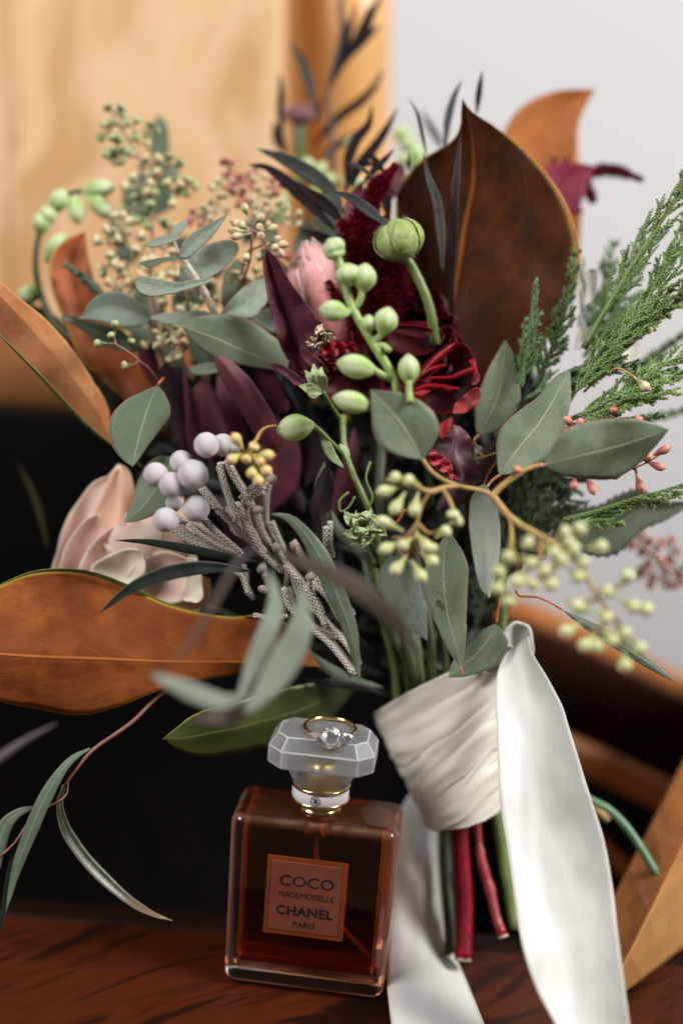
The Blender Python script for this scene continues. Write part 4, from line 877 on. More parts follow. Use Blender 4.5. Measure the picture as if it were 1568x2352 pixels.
for x, y, r, k, d in [(262, 262, 26, 'green', 7.6), (250, 300, 30, 'green', 7.6), (268, 335, 30, 'green', 7.5), (305, 290, 28, 'green', 7.5), (320, 330, 26, 'tan', 7.3), (270, 360, 22, 'green', 7.5), (345, 300, 20, 'green', 7.5), (345, 380, 30, 'tan', 7.2), (360, 410, 30, 'green', 7.2), (390, 380, 34, 'green', 7.2), (430, 425, 26, 'green', 7.2), (320, 430, 34, 'tan', 7), (395, 440, 28, 'tan', 7), (310, 480, 32, 'green', 6.8), (350, 500, 36, 'green', 6.6), (300, 540, 36, 'tan', 6.2), (270, 520, 30, 'tan', 6.2), (345, 560, 34, 'tan', 6), (250, 560, 30, 'tan', 6), (300, 600, 38, 'tan', 5.4), (250, 610, 28, 'tan', 5.6), (270, 640, 30, 'tan', 5.4), (345, 620, 30, 'tan', 5.2), (310, 660, 34, 'tan', 5), (400, 600, 30, 'tan', 5.6), (390, 520, 26, 'green', 6.4), (380, 670, 30, 'tan', 4.6), (430, 690, 28, 'tan', 4.4), (480, 660, 26, 'tan', 4.4), (390, 760, 28, 'tan', 4), (440, 790, 26, 'tan', 4), (400, 800, 26, 'tan', 4), (350, 780, 22, 'tan', 4)]:
    umbel(t, k, (x, y), rg.randint(3, 5), r * 1.2, 25, d * .62, a0=rg.uniform(0, 6), rng=rg)
t = thing('seeded_eucalyptus_sprig', 'blurred pinkish tan seeds behind the crisp tan cluster', 'sprig', P(600, 560, 6), G_SEED)
tube('twig', s_twigb, [(640, 660, 4), (610, 560, 5), (570, 480, 6), (540, 400, 6.5), (525, 375, 6.6)], [4, 3], t)
for x, y, r, k, d in [(525, 385, 26, 'pink', 6.6), (515, 430, 28, 'tan', 6.5), (560, 420, 26, 'pink', 6.4), (590, 400, 24, 'tan', 6.6), (500, 470, 26, 'tan', 6.3), (550, 450, 28, 'pink', 6), (600, 450, 30, 'tan', 6), (630, 430, 22, 'pink', 6), (470, 490, 22, 'tan', 6), (560, 620, 26, 'tan', 3.5), (650, 480, 24, 'tan', 5.5), (455, 500, 22, 'pink', 6), (640, 620, 24, 'tan', 4), (590, 640, 22, 'tan', 4), (540, 640, 20, 'tan', 3.6), (670, 500, 22, 'tan', 5), (600, 480, 24, 'tan', 5), (640, 590, 22, 'pink', 4)]:
    umbel(t, k, (x, y), rg.randint(3, 5), r * 1.2, 22, d * .7, a0=rg.uniform(0, 6), rng=rg)
t = thing('seeded_eucalyptus_sprig', 'sprig of orange tipped seeds over the grey berries', 'sprig', P(620, 1000, -2), G_SEED)
tube('twig', s_twig, [(634, 977, -1.8), (610, 982, -2), (598, 992, -2.2), (585, 1015, -2.8), (565, 1040, -3)], [3.5, 4, 5], t)
tube('twig', s_twig, [(565, 1040, -3), (580, 1060, -3), (585, 1085, -3)], [5, 4], t)
seedcluster(t, 'orange', [(560, 1035, 532, 994), (558, 1040, 520, 1062), (575, 1040, 588, 1018), (578, 1045, 632, 1046), (575, 1040, 560, 1062), (585, 1060, 575, 1100), (590, 1062, 622, 1090), (582, 1070, 598, 1118), (580, 1050, 610, 1065)], -3.1, 26)
t = thing('seeded_eucalyptus_sprig', 'pink seeds peeping round the large leaf at the right', 'sprig', P(1330, 1040, -1), G_SEED)
tube('twig', s_twigb, [(1290, 1060, .5), (1340, 1030, .5), (1400, 1040, .5), (1455, 1070, .3), (1462, 1130, 0)], [3, 3, 2.5], t)
tube('twig', s_twigb, [(1455, 1075, .2), (1490, 1060, .2), (1520, 1040, .2)], [2.5, 2], t)
seedcluster(t, 'pink', [S(120, -350) + S(100, -400) if False else (1330, 985, 1290, 957), (1345, 985, 1325, 962), (1410, 960, 1408, 932), (1460, 975, 1470, 955), (1320, 1090, 1316, 1125), (1345, 1090, 1365, 1137), (1380, 1085, 1425, 1095), (1462, 1090, 1475, 1130), (1480, 1060, 1528, 1077), (1490, 1050, 1542, 1025), (1462, 1085, 1450, 1060), (1470, 1060, 1500, 1045)], .0, 20)
seedcluster(t, 'pink', [(1175, 1095, 1193, 1070)], -3.2, 22)
t = thing('seeded_eucalyptus_sprig', 'blurred coral seeds low at the right edge against the wall', 'sprig', P(1520, 1300, 7), G_SEED)
tube('twig', s_twigb, [(1440, 1240, 5), (1490, 1270, 6), (1540, 1310, 7), (1600, 1330, 7)], [4, 3], t)
for x, y, r, d in [(1470, 1240, 24, 6), (1490, 1270, 26, 6.5), (1500, 1310, 30, 7), (1480, 1320, 26, 7), (1540, 1260, 26, 7), (1555, 1310, 28, 7), (1535, 1330, 26, 7)]:
    umbel(t, 'pink', (x, y), rg.randint(3, 5), r * 1.3, 20, d, a0=rg.uniform(0, 6), rng=rg)
t = thing('seeded_eucalyptus_sprig', 'thin twig with two cream buds among the cedar', 'sprig', P(1410, 840, -.5), G_SEED)
tube('twig', s_twig, [(1340, 900, .5), (1380, 865, .2), (1415, 846, 0), (1440, 855, -.3), (1462, 872, -.6)], [3, 3, 2.5], t)
tube('twig', s_twigb, [(1440, 800, 1), (1460, 780, .6), (1480, 765, .2)], [2.5, 2], t)
seedcluster(t, 'tan', [(1455, 865, 1492, 898, -.6, 24), (1468, 772, 1498, 748, .2, 22)], 0)
# curved green stalk with buds, far left
BUD = lathe_mesh('bud', [(0, .12), (.15, .30), (.35, .47), (.55, .50), (.75, .42), (.9, .24), (1, .05)], s_bud, 18, ribs=5, ribd=.10)
def buds(t, items, d, w):
    for it in items:
        x0, y0, x1, y1 = it[:4]; dd = it[4] if len(it) > 4 else d; ww = it[5] if len(it) > 5 else w
        axis_place('bud', BUD, P(x0, y0, dd), P(x1, y1, dd - .2), PX(ww, dd), t)
t = thing('budded_stalk', 'curved green stalk with plump buds arching at the far left', 'stalk', P(140, 730, 5), 'green budded stalks')
tube('stem', s_greend, [(190, 800, 4), (125, 740, 4.5), (95, 680, 5), (82, 620, 5), (85, 560, 5), (105, 500, 5), (135, 460, 5), (175, 440, 5.2), (225, 440, 5.2)], [9, 8, 7, 6, 5], t, seg=26)
buds(t, [(95, 540, 95, 484), (120, 490, 148, 432), (170, 448, 180, 515), (200, 445, 262, 500), (190, 440, 265, 428), (105, 600, 150, 535), (95, 680, 40, 672), (100, 520, 118, 470)], 5, 40)

# ------------------------------------------------------------------ green buds at the centre
t = thing('budded_stalk', 'bright green stalk of plump buds crossing the burgundy flower, front centre', 'stalk', P(910, 900, -3), 'green budded stalks')
def Lz(x, y): return (564.5 + .36 * x, 470.4 + .36 * y)
def zz(p, d): a = Lz(*p); return (a[0], a[1], d)
tube('stem', s_greenb, [zz((545, 270), -3.2), zz((600, 380), -3.2), zz((640, 540), -3.1), zz((690, 680), -3), zz((760, 800), -3), zz((820, 900), -3), zz((890, 1010), -2.9), zz((945, 1110), -2.9), zz((965, 1220), -2.8), zz((965, 1330), -2)], [10, 10, 10, 10, 10, 10, 9, 9], t, seg=34)
for p in [[zz((690, 660), -3), zz((640, 690), -3.1), zz((600, 690), -3.2)], [zz((800, 880), -3), zz((850, 840), -3.1), zz((880, 790), -3.2)], [zz((930, 1110), -2.9), zz((860, 1080), -3.1), zz((800, 1040), -3.2), zz((740, 1020), -3.2)],
          [zz((1050, 1260), -3.4), zz((1042, 1200), -3.3), zz((1040, 1120), -3.3)], [zz((900, 1330), -2.8), zz((820, 1290), -3), zz((760, 1260), -3)], [zz((780, 800), -3), zz((775, 760), -3), zz((780, 720), -3.1)], [zz((840, 900), -3), zz((880, 900), -3), zz((915, 930), -3.2)],
          [zz((700, 650), -3), zz((730, 600), -3.1), zz((740, 540), -3.2)]]:
    tube('stem', s_greenb, p, [9, 7], t, n=8, seg=8)
for a, b, wd in [((600, 330), (525, 215), 50), ((575, 350), (560, 260), 44), ((665, 520), (640, 370), 56), ((745, 560), (765, 370), 52), ((655, 690), (465, 665), 46), ((865, 830), (915, 650), 52), ((790, 810), (780, 700), 34), ((830, 1060), (578, 1005), 52), ((1040, 1150), (1035, 950), 46), ((805, 1290), (552, 1230), 48)]:
    axis_place('bud', BUD, P(*zz(a, -3.1)), P(*zz(b, -3.3)), PX(wd, -3), t)
t = thing('flower_bud', 'single green lantern bud with a curly stem beside the maroon leaves', 'bud', P(760, 1010, -1))
axis_place('bud', BUD, P(720, 975, -1.2), P(636, 990, -1.6), PX(58, -1), t)
tube('stem', s_green, [(716, 975, -1.2), (735, 990, -1), (760, 1015, -.8), (785, 1040, -.5), (800, 1075, 0), (815, 1110, .3)], [7, 5, 5], t)
leafs('leaf', m_cal, [(735, 990, -.9), (748, 1020, -.9), (765, 1050, -.7), (790, 1075, -.5)], 12, t)
leafs('leaf', m_cal, [(780, 1020, -.6), (795, 1040, -.4), (800, 1060, -.2)], 9, t, roll=.6)
t = thing('flower_calyx', 'pale green open calyx touching the burgundy flower', 'calyx', P(715, 870, -1))
for a, b in (((740, 900), (720, 835)), ((744, 895), (700, 850)), ((740, 903), (686, 885)), ((735, 905), (700, 900)), ((746, 895), (738, 842))):
    leafs('sepal', m_cal, [(a[0], a[1], -1), ((a[0] + b[0]) / 2 - 6, (a[1] + b[1]) / 2 - 3, -1.6), (b[0], b[1], -1.3)], 13, t, prof='ovate', cup=.5)
tube('stem', s_green, [(742, 900, -1), (760, 930, 0), (780, 960, 1)], [5, 5], t)

# ------------------------------------------------------------------ ranunculus bud on its stem
t = thing('flower_bud', 'round hairy green ranunculus bud on a curved stem before the dark magnolia leaf', 'bud', P(990, 735, 1))
tube('stem', s_green, [(930, 588, .8), (945, 610, .9), (958, 635, 1), (972, 665, 1), (984, 698, 1.1), (991, 728, 1.2), (1000, 790, 1.6)], [11, 11, 12, 12], t, seg=20, bumpy=.15)
RB = lathe_mesh('head', [(0, .12), (.06, .30), (.22, .46), (.45, .52), (.68, .49), (.85, .36), (.96, .16), (1, .05)], simplemat('bud_head', (.22, .32, .07), (.36, .42, .16), rough=.5, ns=230, bump=.5), 26, ribs=0, jitter=.12)
hd = axis_place('head', RB, P(930, 594, .9), P(902, 503, .5), PX(102, .6), t)
rg = random.Random(5)
for k in range(5):
    a = 2 * math.pi * k / 5 + .5
    q0 = P(930, 594, .9); ax = (P(902, 503, .5) - q0); s1 = ax.cross(FWD).normalized(); s2 = ax.normalized().cross(s1)
    g = []
    for i in range(13):
        u = i / 12; ph = math.pi * (.02 + .84 * u); row = []
        for j in range(7):
            v = (j / 6 - .5) * 2 * (.62 * math.sin(math.pi * min(1, .12 + u * .86)) ** .6)
            rr = PX(53, .6) * (1 + .02 * k) * math.sin(ph) ; zc = .5 - .5 * math.cos(ph)
            row.append(q0 + ax * (zc * .97 + .01) + (s1 * math.cos(a + v) + s2 * math.sin(a + v)) * (rr + .0003))
        g.append(row)
    sheet(g, .0004, 'sepal', simplemat('bud_head', (1, 1, 1)), t)
mb = MB(); cen = P(916, 548, .7)
for k in range(420):
    n_ = Vector((rg.gauss(0, 1), rg.gauss(0, 1), rg.gauss(0, 1))).normalized(); b0 = cen + n_ * PX(50, .7)
    d_ = (n_ + Vector((rg.gauss(0, 1), rg.gauss(0, 1), rg.gauss(0, 1))) * .6).normalized() * rg.uniform(.0008, .0022); s_ = n_.cross(d_).normalized() * .00005
    i = [mb.vert(b0 - s_), mb.vert(b0 + s_), mb.vert(b0 + d_)]; mb.face(i)
mb.build('hair', simplemat('plant_hair', (.6, .6, .5), rough=.6), t, smooth=False, kind='stuff')

# ------------------------------------------------------------------ burgundy ranunculus
def whorl(t, center, axis, rings, mats, seed=0, ruffle=.12, names='petal', th=.0003):
    """cup petals about an axis: rings of (count, radius m, reach, width rad, lift)"""
    ax = axis.normalized(); e1 = ax.cross(Vector((.2, .1, 1))).normalized(); e2 = ax.cross(e1); rg = random.Random(seed)
    for n_, Rr_, reach, wid, lift in rings:
        off = rg.uniform(0, 6)
        for k in range(n_):
            a0 = off + 6.2832 * (k + rg.uniform(-.15, .15)) / n_; rc_ = reach * rg.uniform(.92, 1.06); sd = rg.uniform(0, 9); rr_ = Rr_ * rg.uniform(.94, 1.05); g = []
            for i in range(13):
                s = i / 12; al = rc_ * s; wv = wid * (.25 + .75 * math.sin(math.pi * min(1, s * .62 + .02)) ** .8) * (1 if s < .82 else 1 - .45 * ((s - .82) / .18) ** 2); row = []
                for j in range(9):
                    v = j / 8 * 2 - 1; a = a0 + v * wv
                    r = rr_ * (1 + ruffle * s * s * math.sin(v * 5 + sd) * .6 + ruffle * .5 * noise.noise(Vector((v * 2 + sd, s * 3, k))))
                    row.append(center + (e1 * math.cos(a) + e2 * math.sin(a)) * (r * math.sin(al)) + ax * (r * (1 - math.cos(al)) * lift))
                g.append(row)
            sheet(g, th, names, rg.choice(mats), t)
t = thing('ranunculus', 'deep burgundy ranunculus with glowing red petal edges behind the green buds', 'flower', P(930, 870, 4))
ax = (RIGHT * -.35 + UP * .35 - FWD * .85)
whorl(t, P(955, 850, 4.4), ax, [(8, .0250, 1.75, .62, .8), (8, .0215, 1.8, .62, .9), (8, .0180, 1.85, .6, 1.0), (7, .0145, 1.9, .6, 1.1), (6, .0110, 2.0, .6, 1.2), (5, .0075, 2.1, .65, 1.3)], [m_ran], 4)
def U(x, y): return (815.4 + .24 * x, 689.9 + .24 * y)
def UU(l): return [U(*p) for p in l]
def pet(mat, L, Rr, d0, d1, **k): leafo('petal', mat, L, Rr, d0, d1, t, nu=18, nv=8, **k)
pet(m_ran, UU([(560, 900), (600, 700), (800, 480), (1000, 400), (1100, 480)]), UU([(560, 900), (700, 1050), (900, 1080), (1100, 900), (1160, 650), (1100, 480)]), 1.6, 1.2, cup=.5)
for L_, R_, d in [([(590, 760), (700, 600), (820, 480), (950, 400)], [(590, 760), (720, 640), (850, 540), (950, 440), (950, 400)], .8),
                  ([(590, 740), (700, 650), (800, 612), (870, 610)], [(590, 740), (700, 690), (800, 655), (870, 625)], .7),
                  ([(600, 770), (760, 725), (900, 720), (1040, 660), (1140, 620)], [(600, 770), (760, 755), (900, 760), (1050, 715), (1140, 680), (1160, 640)], .6),
                  ([(560, 850), (680, 795), (800, 800), (990, 830)], [(560, 860), (680, 850), (850, 850), (900, 880), (1000, 850)], .7),
                  ([(550, 880), (640, 850), (720, 860)], [(550, 900), (640, 960), (690, 910), (720, 870)], .7),
                  ([(1090, 570), (1140, 560), (1165, 640), (1175, 720)], [(1090, 600), (1110, 650), (1140, 700), (1175, 730)], .8)]:
    pet(m_ranr, UU(L_), UU(R_), d + .3, d, fold=-.6, thick=.0004)  # narrow bright red petals paint the lit zones of the flower
pet(m_ranp, UU([(930, 1075), (960, 990), (1050, 900), (1150, 840), (1195, 850)]), UU([(930, 1080), (1040, 1075), (1150, 1000), (1200, 900), (1195, 850)]), .6, .3, cup=.4, wave=.1)
pet(m_ranp, UU([(1120, 800), (1130, 720), (1160, 690), (1185, 720)]), UU([(1120, 810), (1160, 800), (1190, 760), (1185, 720)]), .7, .5, cup=.4)
pet(m_ranr, UU([(810, 1180), (800, 1250), (830, 1330), (880, 1330)]), UU([(930, 1100), (925, 1200), (920, 1300), (880, 1330)]), .7, .5, cup=.3)
pet(m_ran, UU([(400, 240), (500, 230), (650, 250), (740, 280)]), UU([(380, 300), (500, 330), (650, 350), (750, 300)]), .8, .8, cup=.6)
pet(m_ran, UU([(300, 420), (350, 250), (550, 200), (740, 230), (850, 330)]), UU([(300, 450), (500, 520), (700, 500), (850, 350)]), 1.4, 1.6, cup=.3)
pet(m_ran, UU([(700, 350), (850, 240), (930, 260), (1060, 420)]), UU([(700, 380), (850, 420), (960, 440), (1060, 440)]), 1.8, 1.8, cup=.3, wave=.2)
t = thing('ranunculus', 'smaller crumpled dark red flower left of the green bud stalk', 'flower', P(770, 850, 4))
whorl(t, P(770, 845, 2.6), (RIGHT * -.4 + UP * .55 - FWD * .7), [(7, .0130, 1.8, .5, .9), (7, .0105, 1.9, .5, 1.0), (6, .008, 2.0, .55, 1.1)], [m_ran], 8, .3)
pet(m_ranr, [(733, 815), (740, 795), (765, 782), (800, 790), (820, 800)], [(733, 820), (750, 830), (780, 818), (810, 812), (820, 800)], .8, 1, wave=.5, waven=4)
pet(m_ran, [(728, 850), (728, 825), (740, 810), (770, 815)], [(728, 855), (745, 865), (770, 850), (770, 815)], .8, .8, wave=.5)
pet(m_ran, [(740, 900), (745, 860), (790, 835), (860, 850)], [(740, 900), (800, 930), (860, 920), (880, 880), (860, 850)], 1.6, 1.6, cup=.5)
t = thing('hellebore', 'drooping dusky mauve petal with a curled pink rim below the burgundy flower', 'flower', P(1040, 1000, 1))
leafo('petal', m_hell, UU([(930, 1190), (880, 1280), (800, 1350), (740, 1440), (760, 1570), (900, 1680), (990, 1740)]), UU([(930, 1190), (1010, 1210), (1100, 1310), (1150, 1430), (1190, 1600), (1215, 1700), (1180, 1745), (1080, 1760), (990, 1740)]), .6, -.1, t, fold=-.5, wave=.35, waven=3, nu=30, nv=16, rough_edge=.0)
leafo('petal', m_ranp, UU([(740, 1420), (700, 1480), (720, 1560), (850, 1660), (960, 1730)]), UU([(760, 1440), (850, 1500), (920, 1560), (930, 1640), (970, 1730)]), -.1, -.4, t, cup=.6, wave=.6, waven=4, nu=24)
t = thing('dried_flower', 'small papery brown withered flower at the tip of the burgundy leaf base', 'dried flower', P(735, 780, 0))
rg = random.Random(9)
for k in range(9):
    a = rg.uniform(0, 6.28); x, y = 735, 775
    leafs('petal', rg.choice([m_brown, m_amarl, m_rosb]), [(x, y, 0), (x + 14 * math.cos(a), y + 14 * math.sin(a), -.4), (x + 30 * math.cos(a + .5), y + 26 * math.sin(a + .5), -.2)], 10, t, prof='petal', wave=.8, nu=10, cup=.6)

# ------------------------------------------------------------------ pink protea
t = thing('protea', 'closed pink protea head with pale downy petal rims, left of the green buds', 'flower', P(770, 800, 3))
pm = leafmat('protea_bract', (.50, .12, .12), (.60, .22, .20), rough=.7, ns=140, fine=.2, edge=(.72, .46, .44), edgew=.80, sheen=.3, tip=(.62, .30, .27), streak=.5, streakc=(.78, .56, .54))
b0, b1 = P(775, 830, 3), P(708, 562, 2); axv = b1 - b0; e1 = axv.cross(FWD).normalized(); e2 = axv.normalized().cross(e1)
core = lathe_mesh('core', [(0, .38), (.2, .46), (.5, .47), (.75, .36), (.93, .16), (1, .03)], simplemat('protea_core', (.45, .16, .16), rough=.7), 20)
axis_place('core', core, b0, b1, PX(146, 2.5), t)
rg = random.Random(2)
prof_r = [(0, .40), (.2, .48), (.5, .50), (.75, .43), (.93, .26), (1.02, .06)]
for ringi, (u0, u1, cnt) in enumerate([(0, .86, 9), (.05, .93, 9), (.12, .98, 8), (.3, 1.02, 7)]):
    for k in range(cnt):
        a0 = 6.2832 * (k + .5 * (ringi % 2)) / cnt + rg.uniform(-.08, .08); g = []; ue = u1 * rg.uniform(.97, 1.03)
        for i in range(12):
            s = i / 11; u = u0 + (ue - u0) * s; row = []
            for j in range(7):
                v = j / 6 * 2 - 1; a = a0 + v * .50 * (math.sin(math.pi * (.18 + s * .70)) ** .6)
                r = PX(146, 2.5) * (lerp1(prof_r, u) + .016 * (3 - ringi) + .012 * math.cos(v * 1.57) + .01)
                row.append(b0 + axv * u + (e1 * math.cos(a) + e2 * math.sin(a)) * r)
            g.append(row)
        sheet(g, .0005, 'bract', pm, t)

# ------------------------------------------------------------------ amaranth
def amaranth(t, pts, rads, n, seed=1, sc=1.0):
    rg = random.Random(seed); tube('core', s_amac, pts, [r * .50 for r in rads], t, n=10, seg=24, bumpy=.3)
    sp = cat(pts, 60); mb = MB()
    for k in range(n):
        u = rg.uniform(0, 1); i = min(int(u * 60), 59); c = P(*sp[i]).lerp(P(*sp[i + 1]), u * 60 - i); tg = (P(*sp[i + 1]) - P(*sp[i])).normalized()
        q = u * (len(rads) - 1); qi = min(int(q), len(rads) - 2); r = PX(rads[qi] + (rads[qi + 1] - rads[qi]) * (q - qi), sp[i][2])
        e = tg.cross(Vector((rg.gauss(0, 1), rg.gauss(0, 1), rg.gauss(0, 1)))).normalized()
        lump = 1 + .35 * noise.noise(c * 260)
        b = c + e * r * .5 * lump; d_ = (e * .9 + tg * rg.uniform(0, .9) + Vector((rg.gauss(0, .3), rg.gauss(0, .3), rg.gauss(0, .3)))).normalized()
        l = r * rg.uniform(.35, .75) * lump * sc; s1 = d_.cross(tg).normalized() * .00028 * sc; s2 = d_.cross(s1).normalized() * .00028 * sc
        v = [mb.vert(b + s1), mb.vert(b - s1 * .5 + s2), mb.vert(b - s1 * .5 - s2), mb.vert(b + d_ * l)]
        for q_ in ((0, 1, 3), (1, 2, 3), (2, 0, 3)): mb.face([v[z] for z in q_])
    mb.build('floret', s_ama, t, smooth=False, kind='stuff')
t = thing('amaranth', 'feathery crimson amaranth plume rising beside the dark magnolia leaf', 'flower', P(850, 760, 2))
amaranth(t, [(860, 780, 2.2), (845, 700, 2), (822, 620, 1.9), (812, 570, 1.9), (825, 520, 1.9), (845, 475, 1.9), (865, 435, 1.9), (888, 405, 1.8), (909, 379, 1.8)], [46, 50, 48, 38, 30, 27, 25, 21, 14, 6], 8000, 1, 1.9)
amaranth(t, [(835, 640, 1.8), (815, 590, 1.7), (797, 548, 1.6), (781, 506, 1.6)], [28, 24, 19, 7], 2000, 2, 1.8)
amaranth(t, [(790, 700, 1.4), (770, 680, 1.2), (752, 645, 1.1)], [16, 14, 5], 700, 3, 1.7)
amaranth(t, [(905, 700, 2.6), (895, 640, 2.4), (880, 560, 2.3), (872, 500, 2.3)], [40, 38, 32, 14], 2600, 6, 1.6)
t = thing('amaranth', 'blurred crimson amaranth jutting right against the grey wall', 'flower', P(1280, 420, 7))
leafo('leaf', m_amarl if False else leafmat('amaranth_leaf_bright', (.28, .03, .07), (.20, .02, .05), rib=(.35, .06, .1), veins=(9, .6, .3, .15), rough=.5, ns=100, trans=.25, tcol=(.6, .05, .1)), [(1262, 470), (1252, 430), (1254, 385), (1290, 372), (1340, 375), (1372, 382)], [(1262, 470), (1320, 492), (1340, 450), (1355, 410), (1372, 382)], 6.2, 6, t, fold=.3)
amaranth(t, [(1350, 400, 6.2), (1385, 390, 6.2), (1420, 393, 6.1), (1450, 403, 6), (1477, 413, 6)], [12, 15, 14, 11, 4], 1400, 4, 1.3)
amaranth(t, [(1350, 400, 6.2), (1348, 425, 6.2), (1358, 450, 6.2), (1362, 465, 6.2)], [8, 11, 13, 8], 700, 5, 1.3)
amaranth(t, [(1318, 470, 6.2), (1335, 488, 6.2)], [9, 7], 220, 6, 1.3)
for x in (1272, 1300): amaranth(t, [(x, 392, 6.4), (x, 362, 6.4)], [9, 7], 220, x, 1.2)
t = thing('amaranth_leaf', 'glossy veined burgundy leaf folded upright left of the pink protea', 'leaf', P(660, 840, .5))
leafo('blade', m_amarl, [(700, 880), (683, 852), (658, 823), (638, 776), (629, 733), (615, 679), (608, 632), (604, 595), (611, 572)], [(700, 880), (712, 830), (735, 775), (742, 745), (730, 730), (708, 701), (683, 672), (662, 640), (636, 595), (611, 572)], 1.4, .2, t,
      C=[(700, 880), (692, 830), (680, 780), (665, 730), (648, 680), (628, 630), (611, 572)], fold=.9, tilt=-.25, wave=.1, waven=4, nu=36, nv=14, thick=.0004)
for sp_, w_, nm in [([(720, 905, .8), (690, 880, .4), (650, 850, .3), (608, 830, .4)], 11, 'narrow veined burgundy leaf slanting below the broad grey green leaf'), ([(760, 870, 1), (730, 840, .4), (700, 810, .4), (690, 780, .5)], 13, 'short burgundy leaf under the papery dried flower')]:
    t = thing('amaranth_leaf', nm, 'leaf', P(*sp_[0])); leafs('blade', m_amarl, sp_, w_, t, fold=.6, wave=.2)

# ------------------------------------------------------------------ maroon leucadendron leaves
def mar(label, mat, L, Rr, d0, d1, **k):
    t = thing('leucadendron_leaf', label, 'leaf', P(L[0][0], L[0][1], d0), G_LEU); leafo('blade', mat, L, Rr, d0, d1, t, thick=.0006, **k)
mar('lit maroon leaf slanting down in front of the black one', m_mauve, [(640, 1040), (605, 1025), (590, 1005), (565, 965), (530, 910), (505, 863), (492, 828), (496, 814)], [(640, 1040), (652, 1010), (620, 938), (590, 888), (550, 843), (515, 818), (496, 814)], 2.0, .6, fold=-.3, bend=-.3)
mar('nearly black leaf arching behind the lit maroon one', m_plumd, [(620, 960), (560, 890), (520, 850), (490, 810), (478, 785), (486, 765)], [(620, 960), (650, 930), (610, 860), (560, 810), (520, 775), (486, 765)], 2.6, 1.2, fold=-.3)
mar('short maroon leaf just right of the lit one', m_mauve, [(640, 950), (605, 900), (585, 865), (568, 830), (561, 805), (567, 799)], [(640, 950), (665, 940), (655, 900), (635, 862), (600, 822), (567, 799)], 2.2, 1.2, fold=-.3)
mar('upright maroon leaf above the largest grey berry', m_mauve, [(480, 1060), (440, 1040), (425, 980), (432, 930), (442, 895), (462, 876)], [(480, 1060), (520, 1030), (522, 975), (507, 925), (485, 885), (462, 876)], 2.4, 1.8, fold=-.25, tilt=.2)
mar('dark plum leaf behind the sage leaf with the red rim', m_plumd, [(420, 1040), (380, 960), (365, 900), (366, 850), (380, 829)], [(420, 1040), (440, 980), (432, 920), (415, 860), (380, 829)], 3.0, 2.4, fold=-.25)
mar('small plum leaf behind the four green seeds', m_mauve, [(372, 900), (345, 880), (322, 840), (316, 800), (325, 785)], [(372, 900), (375, 860), (360, 820), (345, 790), (325, 785)], 3.2, 2.6, fold=-.3)
mar('thin dark red leaf seen edge on between two plum leaves', m_mauve, [(432, 1000), (424, 930), (420, 860), (417, 795)], [(432, 1000), (436, 930), (428, 860), (417, 795)], 1.8, 1.6)
mar('tall plum leaf hidden behind the grey berry sprig', m_mauve, [(600, 1200), (585, 1120), (590, 1040), (625, 980), (640, 960)], [(600, 1200), (680, 1120), (690, 1040), (670, 985), (640, 960)], 3.0, 2.6, fold=-.3)
mar('dark plum leaf deep between the maroon leaves and the green bud', m_plumd, [(700, 1120), (690, 1040), (690, 980), (700, 930)], [(700, 1120), (760, 1060), (750, 990), (700, 930)], 3.4, 3.0, fold=-.3)
mar('dark pod like leaf with a pale sheen left of the green stems', m_plumd, [(745, 1230), (712, 1180), (722, 1120), (742, 1075), (755, 1070)], [(745, 1230), (752, 1180), (768, 1120), (764, 1085), (755, 1070)], .8, .2, fold=-.6)

# ------------------------------------------------------------------ brunia
t = thing('brunia_sprig', 'grey brunia sprig with velvety round berries and knobbly scaled stalks', 'sprig', P(870, 1590, 2))
BER = lathe_mesh('berry', [(0, .08), (.05, .24), (.15, .37), (.35, .48), (.5, .5), (.65, .48), (.85, .37), (.95, .24), (1, .1)], s_berry, 28)
for x, y, r, d in [(474, 1022, 29, -1.8), (512, 1022, 26, -1.3), (538, 1027, 15, -1.4), (417, 1061, 27, -1.6), (358, 1090, 28, -2.0), (443, 1091, 35, -2.4), (395, 1114, 30, -2.3), (450, 1168, 31, -2.0), (381, 1194, 29, -2.2), (400, 1155, 20, -1.2)]:
    c = P(x, y, d); rr = PX(r, d); dv = (P(640, 1290, 0) - c).normalized()
    axis_place('berry', BER, c + dv * rr, c - dv * rr, rr * 2, t)
def Nz(x, y, d): return (313.6 + .32 * x, 940.8 + .32 * y, d)
